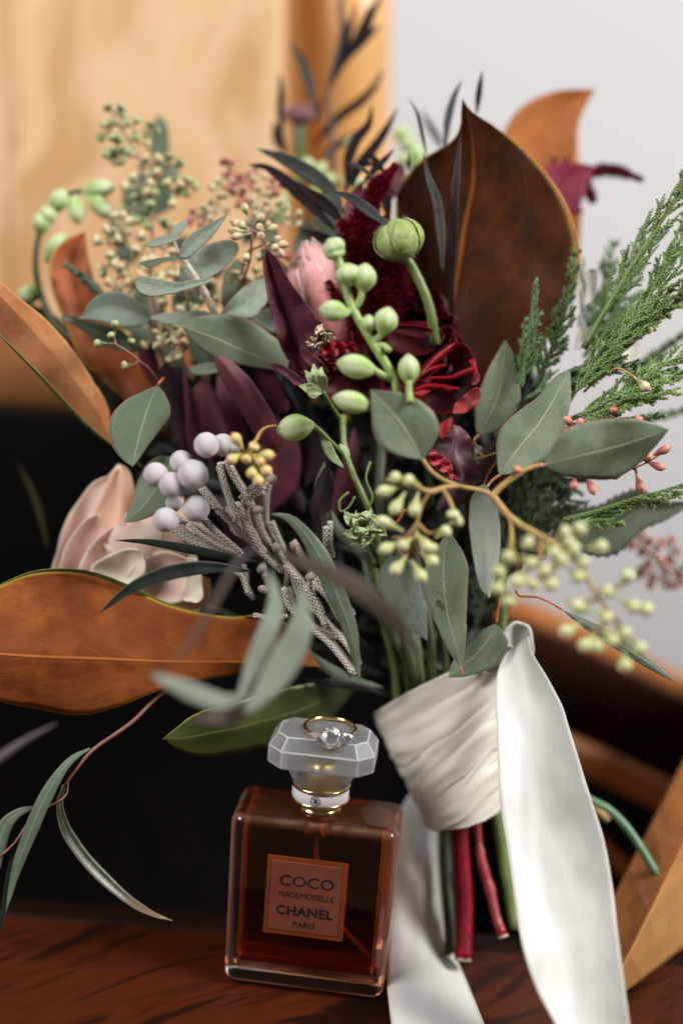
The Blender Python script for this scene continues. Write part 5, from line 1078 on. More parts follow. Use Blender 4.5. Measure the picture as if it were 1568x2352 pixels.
def scaly(t, pts, r, seg=None, seed=0, name='stalk'):
    """a stalk covered with small overlapping scales, one mesh"""
    L = sum(math.hypot(b[0] - a[0], b[1] - a[1]) for a, b in zip(pts, pts[1:])); n = max(6, int(L / (r * .75)))
    mb = tube('x', None, pts, [r * .55, r * .7], n=7, seg=max(8, n // 2), mb=MB()) ; sp = cat(pts, n); W = [P(*p) for p in sp]; rg = random.Random(seed)
    for i in range(n):
        tg = (W[i] - W[i + 1]).normalized(); rr = PX(r, sp[i][2])
        e = tg.cross(Vector((.2, 1, .3))).normalized(); f = tg.cross(e)
        for k in range(4):
            a = 1.5708 * k + i * .785 + rg.uniform(-.15, .15); o_ = e * math.cos(a) + f * math.sin(a); s_ = tg.cross(o_)
            b = W[i] + o_ * rr * .45; w_ = rr * .62; l_ = rr * 1.7
            v = [mb.vert(b + s_ * w_ * .8 - tg * l_ * .3), mb.vert(b - s_ * w_ * .8 - tg * l_ * .3), mb.vert(b - s_ * w_ + tg * l_ * .25 + o_ * rr * .15), mb.vert(b + s_ * w_ + tg * l_ * .25 + o_ * rr * .15), mb.vert(b + tg * l_ * .75 + o_ * rr * .25), mb.vert(b + o_ * rr * .62 + tg * l_ * .12)]
            for q in ((0, 5, 1), (1, 5, 2), (2, 5, 4), (4, 5, 3), (3, 5, 0), (0, 1, 2), (0, 2, 3), (3, 2, 4)): mb.face([v[z] for z in q], [((0, 0, .4, .4, 1, .55)[z], .5) for z in q])
    return mb.build(name, s_brun, t, smooth=True)
K = [[(270, 870), (400, 950), (560, 1000), (700, 1045)], [(380, 830), (480, 910), (640, 1000), (745, 1035)], [(470, 760), (560, 860), (660, 950), (760, 1035)], [(470, 580), (560, 690), (660, 800), (780, 900), (860, 990), (940, 1050)],
     [(640, 390), (690, 480), (770, 600), (820, 700)], [(600, 400), (640, 540), (690, 680), (760, 800), (840, 880), (880, 960)], [(655, 730), (700, 850), (790, 920), (920, 1000)], [(900, 600), (800, 640), (730, 720), (720, 800)], [(900, 560), (840, 600), (760, 660)],
     [(965, 490), (940, 620), (935, 780), (960, 900), (1040, 980)], [(865, 720), (900, 850), (960, 970)], [(790, 700), (840, 880), (930, 1030)], [(740, 700), (790, 850), (880, 1000)], [(770, 1130), (780, 1240), (830, 1340)], [(720, 1170), (760, 1210), (800, 1330)],
     [(1000, 990), (1060, 1080), (1080, 1200), (1060, 1300)], [(1130, 970), (1200, 1080), (1290, 1200), (1400, 1350), (1500, 1560)], [(1250, 1190), (1240, 1290), (1300, 1400), (1350, 1560)], [(1080, 1130), (1180, 1250), (1260, 1400), (1380, 1560), (1500, 1680), (1600, 1830)],
     [(1170, 1540), (1300, 1570), (1450, 1640)], [(1355, 860), (1360, 1000), (1390, 1080)], [(900, 1130), (960, 1300), (1050, 1450)], [(860, 1480), (960, 1500), (1080, 1480)], [(1460, 1280), (1510, 1400), (1560, 1470)], [(1120, 1200), (1160, 1330), (1260, 1450)], [(980, 820), (1020, 920), (1080, 1040)],
     [(1300, 1220), (1400, 1330), (1480, 1480), (1560, 1560)], [(560, 700), (620, 720), (700, 780)], [(300, 780), (420, 820), (560, 910), (700, 1000)], [(1060, 1300), (1100, 1420), (1240, 1560), (1400, 1700), (1560, 1900)], [(880, 980), (980, 1080), (1060, 1160)]]
rg = random.Random(6)
for i, k in enumerate(K + K[:14] + K[16:]):
    ox, oy = (0, 0) if i < len(K) else (rg.uniform(-46, 46), rg.uniform(-40, 40)); d = rg.uniform(-.5, .9) + (0 if i < len(K) else .8)
    scaly(t, [Nz(x + ox * (1 - .6 * j / len(k)), y + oy * (1 - .6 * j / len(k)), d + j * .15) for j, (x, y) in enumerate(k)], rg.uniform(5.8, 7.4), seed=i)
KN = lathe_mesh('knob', [(0, .3), (.3, .48), (.6, .5), (.85, .36), (1, .15)], s_brunb, 12, jitter=.5)
for x, y in [(1000, 990), (900, 1140), (1130, 975), (905, 1290), (1250, 1200), (655, 730), (865, 720), (975, 500)]:
    d = rg.uniform(-.9, -.2); q = Nz(x, y, d); a = rg.uniform(0, 6.28); c = P(*q); e = (RIGHT * math.cos(a) + UP * math.sin(a)) * PX(10, d) - FWD * .0015
    axis_place('knob', KN, c - e, c + e, PX(19, d), t)

# ------------------------------------------------------------------ blush rose
t = thing('rose', 'peach and cream rose with ruffled petals facing left above the brown magnolia leaf', 'flower', P(330, 1400, 3))
RD = .3
def Cz(l): return [(.5 * x, 752.6 + .5 * y) for x, y in l]
def rp(mat, L, Rr, d0, d1, **k):
    k['cup'] = k.get('cup', 0) * .5
    leafo('petal', mat, Cz(L), Cz(Rr), d0 + RD, d1 + RD, t, thick=.0005, nu=24, nv=12, wave=k.pop('wave', .10), waven=k.pop('waven', 2.4), **k)
rax = (P(275, 1100, 2.4) - P(395, 1385, 3.8)).normalized()
whorl(t, P(392, 1372, 4.2), rax, [(5, .0200, 1.9, .85, 1.45), (5, .0180, 2.0, .8, 1.5), (4, .0150, 2.1, .8, 1.6)], [m_rasp, m_rosp], 14, .10)
rp(m_rosp, [(480, 1250), (255, 1150), (265, 1030), (300, 900), (350, 815), (430, 710), (490, 690), (545, 630)], [(480, 1250), (450, 1100), (440, 950), (480, 800), (520, 700), (545, 630)], 3.0, 2.3, cup=.9, seed=1)
rp(m_rasp, [(560, 1200), (560, 1000), (530, 850), (540, 700), (545, 630)], [(560, 1200), (640, 950), (620, 780), (600, 680), (570, 640), (545, 630)], 3.0, 2.4, cup=.5, seed=2)
rp(m_rasp, [(420, 1180), (370, 1010), (400, 900), (470, 780), (505, 690), (548, 635)], [(420, 1180), (520, 1080), (545, 900), (560, 760), (560, 670), (548, 635)], 2.6, 1.9, cup=1.0, seed=3)
rp(m_rosp, [(440, 1240), (290, 1160), (285, 1060), (330, 960), (400, 880), (450, 860)], [(440, 1240), (500, 1100), (500, 960), (470, 890), (450, 860)], 2.2, 1.6, cup=1.0, seed=8)
rp(m_rosp, [(480, 1240), (370, 1140), (400, 1030), (490, 940), (560, 900)], [(480, 1240), (620, 1150), (670, 1050), (650, 960), (610, 910), (560, 900)], 1.9, 1.3, cup=1.0, seed=4)
rp(m_rasp, [(700, 1150), (620, 1010), (630, 900), (710, 860), (780, 860)], [(700, 1150), (870, 1070), (860, 960), (820, 890), (780, 860)], 2.3, 1.8, cup=1.0, seed=6)
rp(m_rosw, [(520, 1250), (415, 1120), (500, 1050), (580, 1020), (650, 1025)], [(520, 1250), (640, 1170), (665, 1090), (650, 1025)], 1.3, .8, cup=.9, seed=7)
rp(m_rosp, [(700, 1270), (580, 1170), (640, 1080), (740, 1030), (850, 1060), (880, 1080)], [(700, 1270), (850, 1250), (910, 1160), (880, 1080)], 1.6, 1.0, cup=1.0, seed=9)
rp(m_rosw, [(870, 1050), (855, 1150), (835, 1240), (880, 1255)], [(905, 1060), (925, 1160), (928, 1240), (905, 1262), (880, 1255)], .9, .5, cup=.8, wave=.1)
rp(m_rasp, [(740, 1320), (640, 1200), (700, 1130), (860, 1130), (960, 1160)], [(740, 1320), (870, 1330), (960, 1250), (960, 1160)], 2.1, 1.7, cup=.9, seed=12)

m_faint = leafmat('faint_blade', (.05, .045, .015), (.035, .03, .012), rough=.7, spec=.1)
# ------------------------------------------------------------------ narrow leaves
def nar(label, mat, spine, hw, name='narrow_leaf', **k):
    t = thing(name, label, 'leaf', P(*spine[0]), G_WIL); leafs('blade', mat, spine, hw, t, thick=k.pop('thick', .0004), nu=k.pop('nu', 26), **k); return t
nar('blackish green blade crossing the peach rose', m_willk, [(600, 1292, 0), (540, 1283, -.3), (440, 1262, -.5), (340, 1245, -.6), (263, 1241, -.6)], 11, fold=-.2)
nar('grey green blade arching left over the brown magnolia leaf edge', m_willk, [(575, 1312, -1.2), (480, 1303, -1.8), (380, 1318, -2.2), (300, 1352, -2.4), (228, 1409, -2.4)], 17, fold=.2, name='narrow_leaf')
nar('long grey green blade curving down through the brunia stalks', m_willow, [(624, 1181, -.8), (660, 1188, -1), (700, 1225, -1.1), (740, 1290, -1.1), (775, 1370, -.9), (805, 1450, -.6), (828, 1570, 0)], 24, prof='lance', fold=-.2)
nar('pale blurred leaf pointing left above the stopper', m_willp, [(560, 1600, -9), (510, 1612, -9), (450, 1595, -9.2), (400, 1572, -9.4), (345, 1548, -9.5)], 22, prof='narrow')
nar('blurred grey green leaf hanging down in front of the brunia, the left one', m_willp, [(545, 1620, -7.8), (575, 1550, -7.6), (612, 1460, -7.4), (632, 1390, -7.2), (620, 1310, -7)], 25, prof='lance')
nar('blurred wide leaf hanging down right of its slimmer neighbour', m_willp, [(560, 1640, -8), (610, 1585, -7.9), (660, 1510, -7.7), (690, 1440, -7.5), (692, 1350, -7.3)], 36, prof='lance')
nar('blurred brownish leaf sweeping right to the stems', m_brown, [(640, 1275, -9), (720, 1300, -9), (810, 1345, -9), (890, 1410, -8.6), (965, 1510, -7.5)], 24, prof='lance')
nar('blurred purple brown leaf tip over the olive leaf', m_brown, [(600, 1610, -7.5), (550, 1640, -7.6), (500, 1650, -7.7), (440, 1655, -7.8)], 22, prof='lance')
nar('thin blurred brown stalk falling across the brown leaf', m_brown, [(600, 1255, -8.5), (550, 1285, -9.5), (500, 1370, -10), (440, 1470, -10.5), (395, 1540, -11)], 7, prof='narrow')
t = thing('willow_eucalyptus_sprig', 'reddish twig with four drooping narrow leaves over the dark bench at left', 'sprig', P(470, 1560, 1), 'narrow leaves in the bouquet')
tube('twig', s_twigb, [(560, 1545, 2), (450, 1565, 1.2), (372, 1594, .8), (302, 1660, .4), (218, 1719, .1), (185, 1755, 0), (157, 1792, 0), (147, 1808, 0)], [3, 4, 4, 4.5, 4, 3], t, seg=24)
leafs('leaf', m_willow, [(207, 1719, .1), (168, 1742, -.2), (134, 1781, -.4), (98, 1845, -.5), (67, 1918, -.5), (36, 2002, -.4), (13, 2098, -.3)], 17, t, fold=-.15, nu=30)
leafs('leaf', m_willd, [(148, 1804, 0), (137, 1848, 0), (150, 1904, .1), (190, 1966, .2), (238, 2018, .3), (297, 2069, .3), (350, 2100, .2), (396, 2115, 0)], 13, t, prof='narrow', nu=34, roll=.3, fold=.2)
tube('twig', s_twigb, [(157, 1792, 0), (150, 1830, -.2), (100, 1860, -.2), (62, 1896, -.2), (36, 1935, -.2), (0, 1968, -.2)], [1, 3, 3.5, 3], t, seg=16)
leafs('leaf', m_willow, [(78, 1853, -.2), (34, 1873, -.2), (6, 1910, -.2), (-12, 1990, -.2), (-20, 2060, -.2)], 18, t, nu=24)
leafs('leaf', m_willk, [(36, 1935, -.1), (24, 1990, 0), (10, 2080, 0), (-4, 2160, 0)], 6, t)
t = thing('twig', 'blurred grey brown twig at the left edge above the drooping leaves', 'twig', P(95, 1678, -5))
tube('stem', simplemat('grey_twig', (.09, .07, .065), rough=.7), [(130, 1662, -6), (95, 1680, -6.3), (40, 1712, -6.5), (-30, 1760, -7)], [1, 6, 9, 9], t)
t = thing('twig', 'faint yellowish grass blade in the dark gap at the left', 'twig', P(60, 1160, 6))
leafs('blade', m_faint, [(110, 1260, 6), (92, 1180, 6), (70, 1120, 6), (40, 1060, 6)], 7, t)

for i_, (sp_, hw_, mt_, lb_) in enumerate([([(900, 1560, 2.8), (840, 1500, 2.4), (780, 1440, 2.2), (720, 1400, 2.2)], 16, m_willk, 'dark blade left of the mossy stems above the wrap'), ([(880, 1580, 2.4), (800, 1560, 2), (730, 1520, 1.8), (680, 1470, 1.8)], 14, m_willow, 'grey green blade low between the brunia and the wrap'), ([(930, 1520, 2.2), (900, 1450, 1.6), (860, 1370, 1.4), (830, 1280, 1.4)], 17, m_eucd, 'olive leaf rising left of the grey hanging leaf'), ([(960, 1560, 2.4), (950, 1500, 2), (945, 1440, 2), (930, 1380, 2.2)], 14, m_willow, 'slim grey green leaf among the mossy stems'), ([(760, 1250, 2.4), (740, 1190, 2), (735, 1120, 1.9), (745, 1060, 2)], 16, m_eucd, 'dark olive leaf behind the dark pod like one'), ([(850, 1330, 2.4), (830, 1270, 2), (780, 1220, 1.9), (760, 1170, 2)], 15, m_willow, 'grey green leaf under the pale rosette'), ([(700, 1560, 1.8), (760, 1570, 1.8), (830, 1580, 2), (890, 1600, 2.4)], 9, m_willk, 'thin dark blade along the top of the olive leaf')]):
    nar(lb_, mt_, sp_, hw_, fold=-.2)
# dark agonis sprays at the top
G_AG = 'dark purple narrow leaves at the top'
def ag(label, mat, spine, hw, **k):
    t = thing('agonis_leaf', label, 'leaf', P(*spine[0]), G_AG); leafs('blade', mat, spine, hw, t, nu=18, **k)
def Oz(x, y, d): return (564.5 + .32 * x, .32 * y, d)
t = thing('agonis_branch', 'blurred blackish branch of narrow leaves reaching to the top edge before the post', 'branch', P(760, 480, 9), G_AG)
tube('stem', s_twigb if False else simplemat('agonis_stem', (.05, .03, .035), rough=.5), [Oz(650, 1400, 8), Oz(630, 1150, 8.5), Oz(615, 900, 9), Oz(590, 680, 9), Oz(620, 500, 9), Oz(660, 350, 9), Oz(690, 150, 9), Oz(690, -60, 9)], [6, 5, 4, 4], t, seg=26)
for pts, w_, mt in [([(600, 660), (640, 500), (690, 330), (700, 180), (660, -20)], 11, 0), ([(610, 620), (680, 470), (730, 260), (810, 0)], 9, 0), ([(690, 480), (780, 330), (860, 180), (900, 80), (985, -60)], 15, 0), ([(700, 450), (780, 350), (880, 250), (975, 175)], 11, 0), ([(590, 950), (700, 820), (830, 720), (920, 620), (992, 485)], 11, 0),
                    ([(490, 790), (460, 620), (400, 440), (340, 340), (305, 285)], 12, 1), ([(260, 980), (245, 800), (250, 650), (240, 510)], 8, 0), ([(280, 1110), (240, 1020), (220, 950), (210, 860)], 13, 0), ([(480, 1060), (580, 930), (700, 800), (830, 690)], 9, 0), ([(600, 1120), (700, 1010), (800, 960), (870, 900)], 8, 0), ([(540, 1150), (650, 1040), (760, 990)], 8, 1), ([(500, 900), (520, 780), (560, 680)], 6, 0)]:
    leafs('leaf', (m_agon, m_agong)[mt], [Oz(x, y, 9) for x, y in pts], w_, t, prof='lance', nu=16)
A = [('dark leaf with a hooked tip over the post', m_agon, [(720, 1340, 5), (735, 1150, 5), (790, 1000, 5), (880, 890, 5), (905, 745, 5)], 13), ('dark leaf leaning right across the post edge', m_agon, [(700, 1420, 5), (770, 1240, 5), (900, 1080, 5), (1000, 940, 5), (1092, 765, 5)], 12),
     ('long grey blade slanting left above the green seeds', m_agong, [(700, 1530, 2.5), (620, 1370, 3), (440, 1230, 3), (250, 1130, 3.2), (78, 1063, 3.3)], 18), ('black and grey blade slanting left, lowest of the long ones', m_agon, [(640, 1650, 2.2), (520, 1520, 2.4), (420, 1420, 2.6), (300, 1310, 2.8), (150, 1200, 3), (15, 1178, 3)], 15),
     ('black pointed leaf just left of the crimson plume', m_agon, [(720, 1640, 1.8), (640, 1530, 1.8), (540, 1440, 1.8), (440, 1370, 1.8), (364, 1298, 1.8)], 14), ('grey blade crossing the crimson plume to the green bud', m_agong, [(1030, 1625, .3), (960, 1570, .4), (860, 1490, .5), (750, 1415, .7), (630, 1370, .8)], 13),
     ('thin grey blade above the plume tip', m_agong, [(930, 1280, 1.2), (850, 1220, 1.3), (780, 1180, 1.4), (698, 1160, 1.5)], 5), ('short black leaf pointing up right over the plume', m_agon, [(830, 1330, 2.6), (900, 1240, 2.6), (980, 1160, 2.6), (1070, 1062, 2.6)], 8),
     ('small black leaf crossing its neighbour', m_agon, [(1005, 1250, 2.7), (950, 1180, 2.7), (900, 1110, 2.7), (866, 1068, 2.7)], 8), ('black leaf arching behind the plume', m_agon, [(760, 1340, 3), (800, 1220, 3), (870, 1170, 3), (940, 1200, 3)], 9),
     ('hair thin dark leaf standing against the grey wall', m_agon, [(1300, 1135, 2.6), (1265, 960, 2.6), (1225, 800, 2.6), (1168, 704, 2.6)], 4), ('forked grey leaf behind the big dark magnolia edge', m_agong, [(1432, 1060, 3.6), (1445, 880, 3.6), (1490, 700, 3.6), (1552, 568, 3.6)], 9),
     ('dark grey blade lying on the big magnolia leaf', m_agong, [(1410, 1960, 1), (1400, 1680, .8), (1370, 1440, .7), (1310, 1270, .8), (1270, 1088, 1)], 12), ('short dark leaf left of the big magnolia leaf', m_agon, [(1170, 1230, 3.4), (1168, 1160, 3.4), (1166, 1095, 3.4)], 4),
     ('dark leaf under the crimson plume at the left', m_agon, [(700, 1900, 3), (620, 1750, 3), (500, 1680, 3), (380, 1640, 3)], 12), ('dark leaf rising between the plume and the magnolia leaf', m_agon, [(1030, 1600, 3), (1010, 1450, 3), (1010, 1330, 3), (1030, 1230, 3)], 12),
     ('thin dark leaf crossing behind the plume base', m_agon, [(1080, 1400, 3), (1010, 1340, 3), (940, 1290, 3)], 5)]
for lb, mt, pts, w_ in A: ag(lb, mt, [Oz(*p) for p in pts], w_, fold=.15)
ag('single slim dark leaf tip above the magnolia point', m_agon, [(1094, 262, 3.4), (1099, 215, 3.4), (1107, 160, 3.4)], 7, roll=.2)
ag('black folded blade beside the magnolia midrib', m_plumd, [(1040, 760, 2.4), (1035, 640, 1.8), (1041, 500, 1.3), (1050, 380, 1.2), (1060, 295, 1.5)], 12)
ag('blurred grey leaf against the wall left of the magnolia point', m_agong, [(1025, 350, 9), (1000, 310, 9), (965, 250, 9)], 9)
mp_ = leafmat('mauve_petal', (.20, .05, .075), (.26, .09, .11), rough=.6, ns=80, trans=.3)
for L_, R_, d, lb in [([(880, 470), (885, 430), (900, 395), (915, 370)], [(880, 480), (915, 440), (930, 400), (915, 370)], 4, 'mauve petal between the plume and the big magnolia leaf'), ([(800, 560), (790, 500), (800, 450), (830, 415)], [(800, 560), (830, 520), (840, 460), (830, 415)], 3.2, 'dusky mauve petal left of the crimson plume')]:
    t = thing('mauve_petal', lb, 'petal', P(*L_[0], d)); leafo('blade', mp_, L_, R_, d, d, t, cup=.4)
t = thing('scabiosa', 'blurred mauve flower head on a pale green stem before the post', 'flower', P(690, 380, 10))
tube('stem', s_green, [(690, 420, 9), (688, 350, 10), (686, 300, 10.2), (688, 275, 10.3)], [14, 15, 15], t)
whorl(t, P(688, 280, 10.4), UP * .8 - FWD * .5, [(9, .0085, 1.5, .4, .6), (8, .0065, 1.7, .4, .9)], [mp_ if False else leafmat('scabiosa_petal', (.45, .22, .26), (.52, .30, .32), rough=.6, ns=80, trans=.3)], 3)
t = thing('green_buds', 'blurred pale green buds against the wall left of the magnolia point', 'buds', P(940, 380, 9))
tube('stem', s_greenb, [(960, 440, 8.5), (950, 370, 9), (930, 300, 9)], [7, 6], t)
buds(t, [(930, 330, 915, 285), (945, 350, 925, 310), (945, 370, 960, 330), (950, 390, 985, 350), (940, 385, 920, 350)], 9, 34)
t = thing('green_buds', 'blurred pale green buds low before the post', 'buds', P(715, 420, 8))
tube('stem', s_greenb, [(740, 470, 7), (720, 420, 8), (715, 380, 8)], [6, 6], t)
buds(t, [(720, 400, 700, 360), (725, 410, 745, 370), (735, 430, 770, 400), (800, 430, 790, 400), (800, 350, 812, 310), (640, 520, 655, 440), (830, 440, 815, 400)], 8, 26)

# ------------------------------------------------------------------ pale green rosette, tendrils and stems in the gap
t = thing('rosette', 'small pale green frilled rosette of leaves beside the green stems', 'flower', P(840, 1215, 0))
rg = random.Random(4)
for k in range(22):
    a = rg.uniform(0, 6.28); l = rg.uniform(20, 50); x, y = 832 + rg.uniform(-6, 6), 1208 + rg.uniform(-6, 6)
    if k > 12: a = rg.uniform(-.4, 1.4); l = rg.uniform(30, 60)
    leafs('leaf', m_cal, [(x, y, .2), (x + l * .5 * math.cos(a), y + l * .5 * math.sin(a), -.5 + rg.uniform(-.2, .2)), (x + l * math.cos(a + .3), y + l * math.sin(a + .3), -.1 + rg.uniform(-.3, .3))], rg.uniform(11, 17), t, prof='ovate', cup=.6, wave=.25, waven=4, nu=12)
G_ST = 'green stems in the gap above the ribbon wrap'
def stem(label, mat, pts, r, g=G_ST, **k):
    t = thing('stem', label, 'stem', P(*pts[0]), g); tube('stem', mat, pts, r if isinstance(r, list) else [r, r], t, seg=22, **k); return t
stem('green stem curving down past the pale rosette', s_green, [(787, 955, 1.5), (790, 1020, 1), (805, 1075, .8), (825, 1120, .8), (845, 1165, .8), (862, 1215, .9), (880, 1300, 1.6), (900, 1420, 2.6), (940, 1580, 3)], 7)
stem('thick green stem behind the burgundy flower and the pale seeds', s_greend, [(880, 1000, 3), (874, 1060, 2.5), (872, 1130, 2), (880, 1250, 2), (910, 1400, 2), (960, 1570, 2)], 13)
for i, (x0, y0, x1, r, mt, lb) in enumerate([(885, 1440, 915, 11, s_green, 'mossy stem entering the wrap, leftmost'), (915, 1430, 945, 12, s_greend, 'dull green stem second from the left above the wrap'), (950, 1440, 970, 10, s_green, 'olive stem third from the left above the wrap'), (985, 1440, 995, 12, s_greend, 'dark green stem beside the holed leaf'), (1150, 1330, 1152, 12, s_green, 'pale green stem just left of the ribbon knot'), (1010, 1430, 1030, 10, s_greend, 'dark stem behind the holed leaf')]):
    stem(lb, mt, [(x0 - 40, y0 - 200, 3.2), (x0, y0, 2.4), (x0 + (x1 - x0) * .6, 1520, 2.4), (x1, 1620, 2.6)], r)
for i, (p, lb) in enumerate([([(850, 1060, .4), (840, 1100, .2), (855, 1140, .2), (845, 1170, .3)], 'thin curling tendril above the rosette'), ([(800, 1130, .1), (780, 1150, .1), (782, 1175, .1), (800, 1165, .1), (815, 1140, .1)], 'looped tendril left of the rosette'), ([(930, 1170, 0), (915, 1195, .1), (900, 1215, .3)], 'short orange stalk behind the pale seeds'), ([(1184, 1356, 0), (1195, 1369, 0), (1230, 1371, 0), (1262, 1383, 0), (1290, 1400, .2)], 'orange twig joining the thin pointed leaf'), ([(1090, 1055, .5), (1110, 1050, .5), (1140, 1040, .5)], 'yellow green stalk left of the long leaf'), ([(1110, 1115, -.6), (1120, 1090, 0), (1140, 1060, .5)], 'red stalk at the twig fork')]):
    stem(lb, [s_green, s_green, s_twigr, s_twigr, s_twig, s_twigr][i], p, [3, 2.4], 'thin stalks and tendrils')

# ------------------------------------------------------------------ cedar
def rope(mb, pts, r, seed=0):
    L = sum(math.hypot(b[0] - a[0], b[1] - a[1]) for a, b in zip(pts, pts[1:])); n = max(4, int(L / 6.5)); sp = cat(pts, n); W = [P(*p) for p in sp]; rg = random.Random(seed)
    for i in range(n):
        tg = (W[i + 1] - W[i]).normalized(); k = 1 - .5 * (i / n) ** 2; rr = PX(r, sp[i][2]) * k
        e = tg.cross(Vector((.1, 1, .2))).normalized(); f = tg.cross(e)
        for q in range(4):
            a = 1.5708 * q + (i % 2) * .785 * 0 + (0 if i % 2 else .785) + rg.uniform(-.12, .12); o_ = e * math.cos(a) + f * math.sin(a); s_ = tg.cross(o_)
            b = W[i]; w_ = rr * .85; l_ = rr * 2.3
            v = [mb.vert(b + s_ * w_ * .6 + o_ * rr * .25), mb.vert(b - s_ * w_ * .6 + o_ * rr * .25), mb.vert(b + s_ * w_ * .75 + tg * l_ * .4 + o_ * rr * .55), mb.vert(b - s_ * w_ * .75 + tg * l_ * .4 + o_ * rr * .55), mb.vert(b + tg * l_ + o_ * rr * 1.15), mb.vert(b + tg * l_ * .4 + o_ * rr * .95)]
            for fc, us in (((0, 1, 5), (0, 0, .4)), ((1, 3, 5), (0, .6, .4)), ((3, 4, 5), (.7, 1, .5)), ((4, 2, 5), (1, .7, .5)), ((2, 0, 5), (.6, 0, .4)), ((0, 2, 3), (0, .5, .5)), ((0, 3, 1), (0, .5, 0)), ((2, 4, 3), (.6, 1, .6))):
                mb.face([v[z] for z in fc], [(u_, .5) for u_ in us])
def cedar(label, spine, mat, side='both', ln=70, step=26, r=6.0, ang=.55, stem=None, d_j=.25, seed=0, start=.08, taper=.75, sub=True):
    t = thing('cedar_spray', label, 'spray', P(*spine[0]), G_CED); rg = random.Random(seed); L = sum(math.hypot(b[0] - a[0], b[1] - a[1]) for a, b in zip(spine, spine[1:]))
    if stem: tube('stem', s_green, spine, [stem, stem * .5], t, seg=22)
    mb = MB(); rope(mb, spine, r * (1.1 if stem is None else 1.25), seed); mb.build('spine', mat, t, smooth=False)
    n = int(L / step); sp = cat(spine, max(n * 2, 4))
    for i in range(n):
        u = start + (1 - start) * (i + .5) / n; q = sp[min(int(u * n * 2), n * 2 - 1)]; q2 = sp[min(int(u * n * 2) + 1, n * 2)]
        dx, dy = q2[0] - q[0], q2[1] - q[1]; h = math.atan2(dy, dx)
        for sd in ((1, -1) if side == 'both' else ((1,) if side == 'r' else (-1,))):
            if side == 'both' and (i + (sd > 0)) % 2 and rg.random() < .25: continue
            l = ln * (1 - taper * u ** 1.5) * rg.uniform(.75, 1.15); a = h + sd * ang * rg.uniform(.8, 1.2); a2 = a - sd * .22; dd = rg.uniform(-d_j, d_j)
            p0 = (q[0], q[1], q[2]); p1 = (q[0] + l * .5 * math.cos(a), q[1] + l * .5 * math.sin(a), q[2] + dd); p2 = (p1[0] + l * .5 * math.cos(a2), p1[1] + l * .5 * math.sin(a2), q[2] + dd * 2)
            mb = MB(); rope(mb, [p0, p1, p2], r * .86, rg.randint(0, 999))
            if sub and l > 40:
                for k in (.35, .6):
                    b_ = (p0[0] + (p2[0] - p0[0]) * k, p0[1] + (p2[1] - p0[1]) * k, p0[2] + dd * 2 * k); aa = a + sd * .5 * (1 if rg.random() < .6 else -1); l2 = l * .28
                    rope(mb, [b_, (b_[0] + l2 * math.cos(aa), b_[1] + l2 * math.sin(aa), b_[2] + rg.uniform(-.2, .2))], r * .78, 3)
            mb.build('branchlet', mat, t, smooth=False)
cedar('thick stemmed spray leaving at the upper right edge', [(1340, 800, .6), (1372, 742, .5), (1400, 695, .4), (1450, 612, .3), (1510, 520, .2), (1590, 405, 0)], s_cedb, 'both', 105, 34, 5.0, .42, stem=8, seed=1, taper=.2, start=.2)
cedar('crisp bright spray running to the right edge, upper one', [(1300, 930, .4), (1330, 885, .2), (1370, 838, 0), (1420, 780, -.2), (1470, 718, -.3), (1525, 655, -.4), (1600, 560, -.5)], s_cedb, 'both', 112, 38, 5.6, .42, seed=2, taper=.25)
cedar('bright spray rising just under the upper one', [(1330, 860, .2), (1400, 805, 0), (1470, 745, 0), (1590, 650, 0)], s_cedb, 'both', 66, 34, 5.2, .45, seed=12, taper=.3)
cedar('small upright spray against the dark magnolia leaf, left one', [(1196, 890, .8), (1206, 830, .8), (1215, 770, .7), (1222, 710, .7), (1226, 648, .7)], s_ced, 'r', 62, 17, 5.6, .55, seed=3)
cedar('slim dark spray farthest left against the magnolia leaf', [(1190, 880, 1.2), (1196, 820, 1.2), (1202, 770, 1.2), (1206, 728, 1.2)], s_ced, 'both', 26, 17, 5, .6, seed=30, sub=False)
cedar('tall soft spray at the edge of the magnolia leaf', [(1225, 890, 1.6), (1255, 830, 1.6), (1280, 770, 1.6), (1300, 700, 1.7), (1314, 640, 1.8), (1321, 578, 1.9)], s_ced, 'both', 62, 20, 6.4, .62, seed=4)
cedar('blurred spray pointing up behind, nearest the magnolia leaf', [(1330, 800, 4), (1360, 720, 4.3), (1390, 640, 4.6), (1410, 555, 4.8)], s_ced, 'both', 70, 24, 6.4, .6, seed=5)
cedar('blurred spray behind the thick stemmed one', [(1340, 820, 3.5), (1390, 750, 3.8), (1440, 660, 4), (1475, 550, 4.2)], s_ced, 'both', 80, 24, 6.4, .6, seed=6)
cedar('blurred spray lying level behind the thick stem', [(1340, 790, 3), (1400, 745, 3.2), (1450, 720, 3.4), (1512, 690, 3.6)], s_ced, 'both', 50, 22, 6.2, .6, seed=7)
cedar('broad spray fanning right above the long leaf', [(1205, 918, 1), (1260, 890, .9), (1320, 868, .8), (1380, 850, .7), (1445, 842, .7), (1480, 830, .6)], s_ced, 'both', 76, 24, 5.6, .5, seed=8)
cedar('spray reaching up right through the cream buds', [(1300, 900, .6), (1360, 860, .5), (1410, 820, .4), (1450, 770, .3), (1500, 712, .2), (1528, 708, .2)], s_ced, 'both', 60, 20, 5.8, .5, seed=9)
cedar('crisp fan at the right edge, middle height', [(1305, 965, .3), (1360, 940, .1), (1420, 905, 0), (1480, 868, 0), (1530, 835, 0), (1600, 800, 0)], s_cedb, 'both', 92, 32, 5.6, .42, seed=10, taper=.35)
cedar('crisp spray under the middle fan', [(1320, 975, .2), (1390, 948, .1), (1450, 922, 0), (1550, 900, -.1)], s_cedb, 'both', 56, 20, 6.0, .42, seed=11, taper=.5)
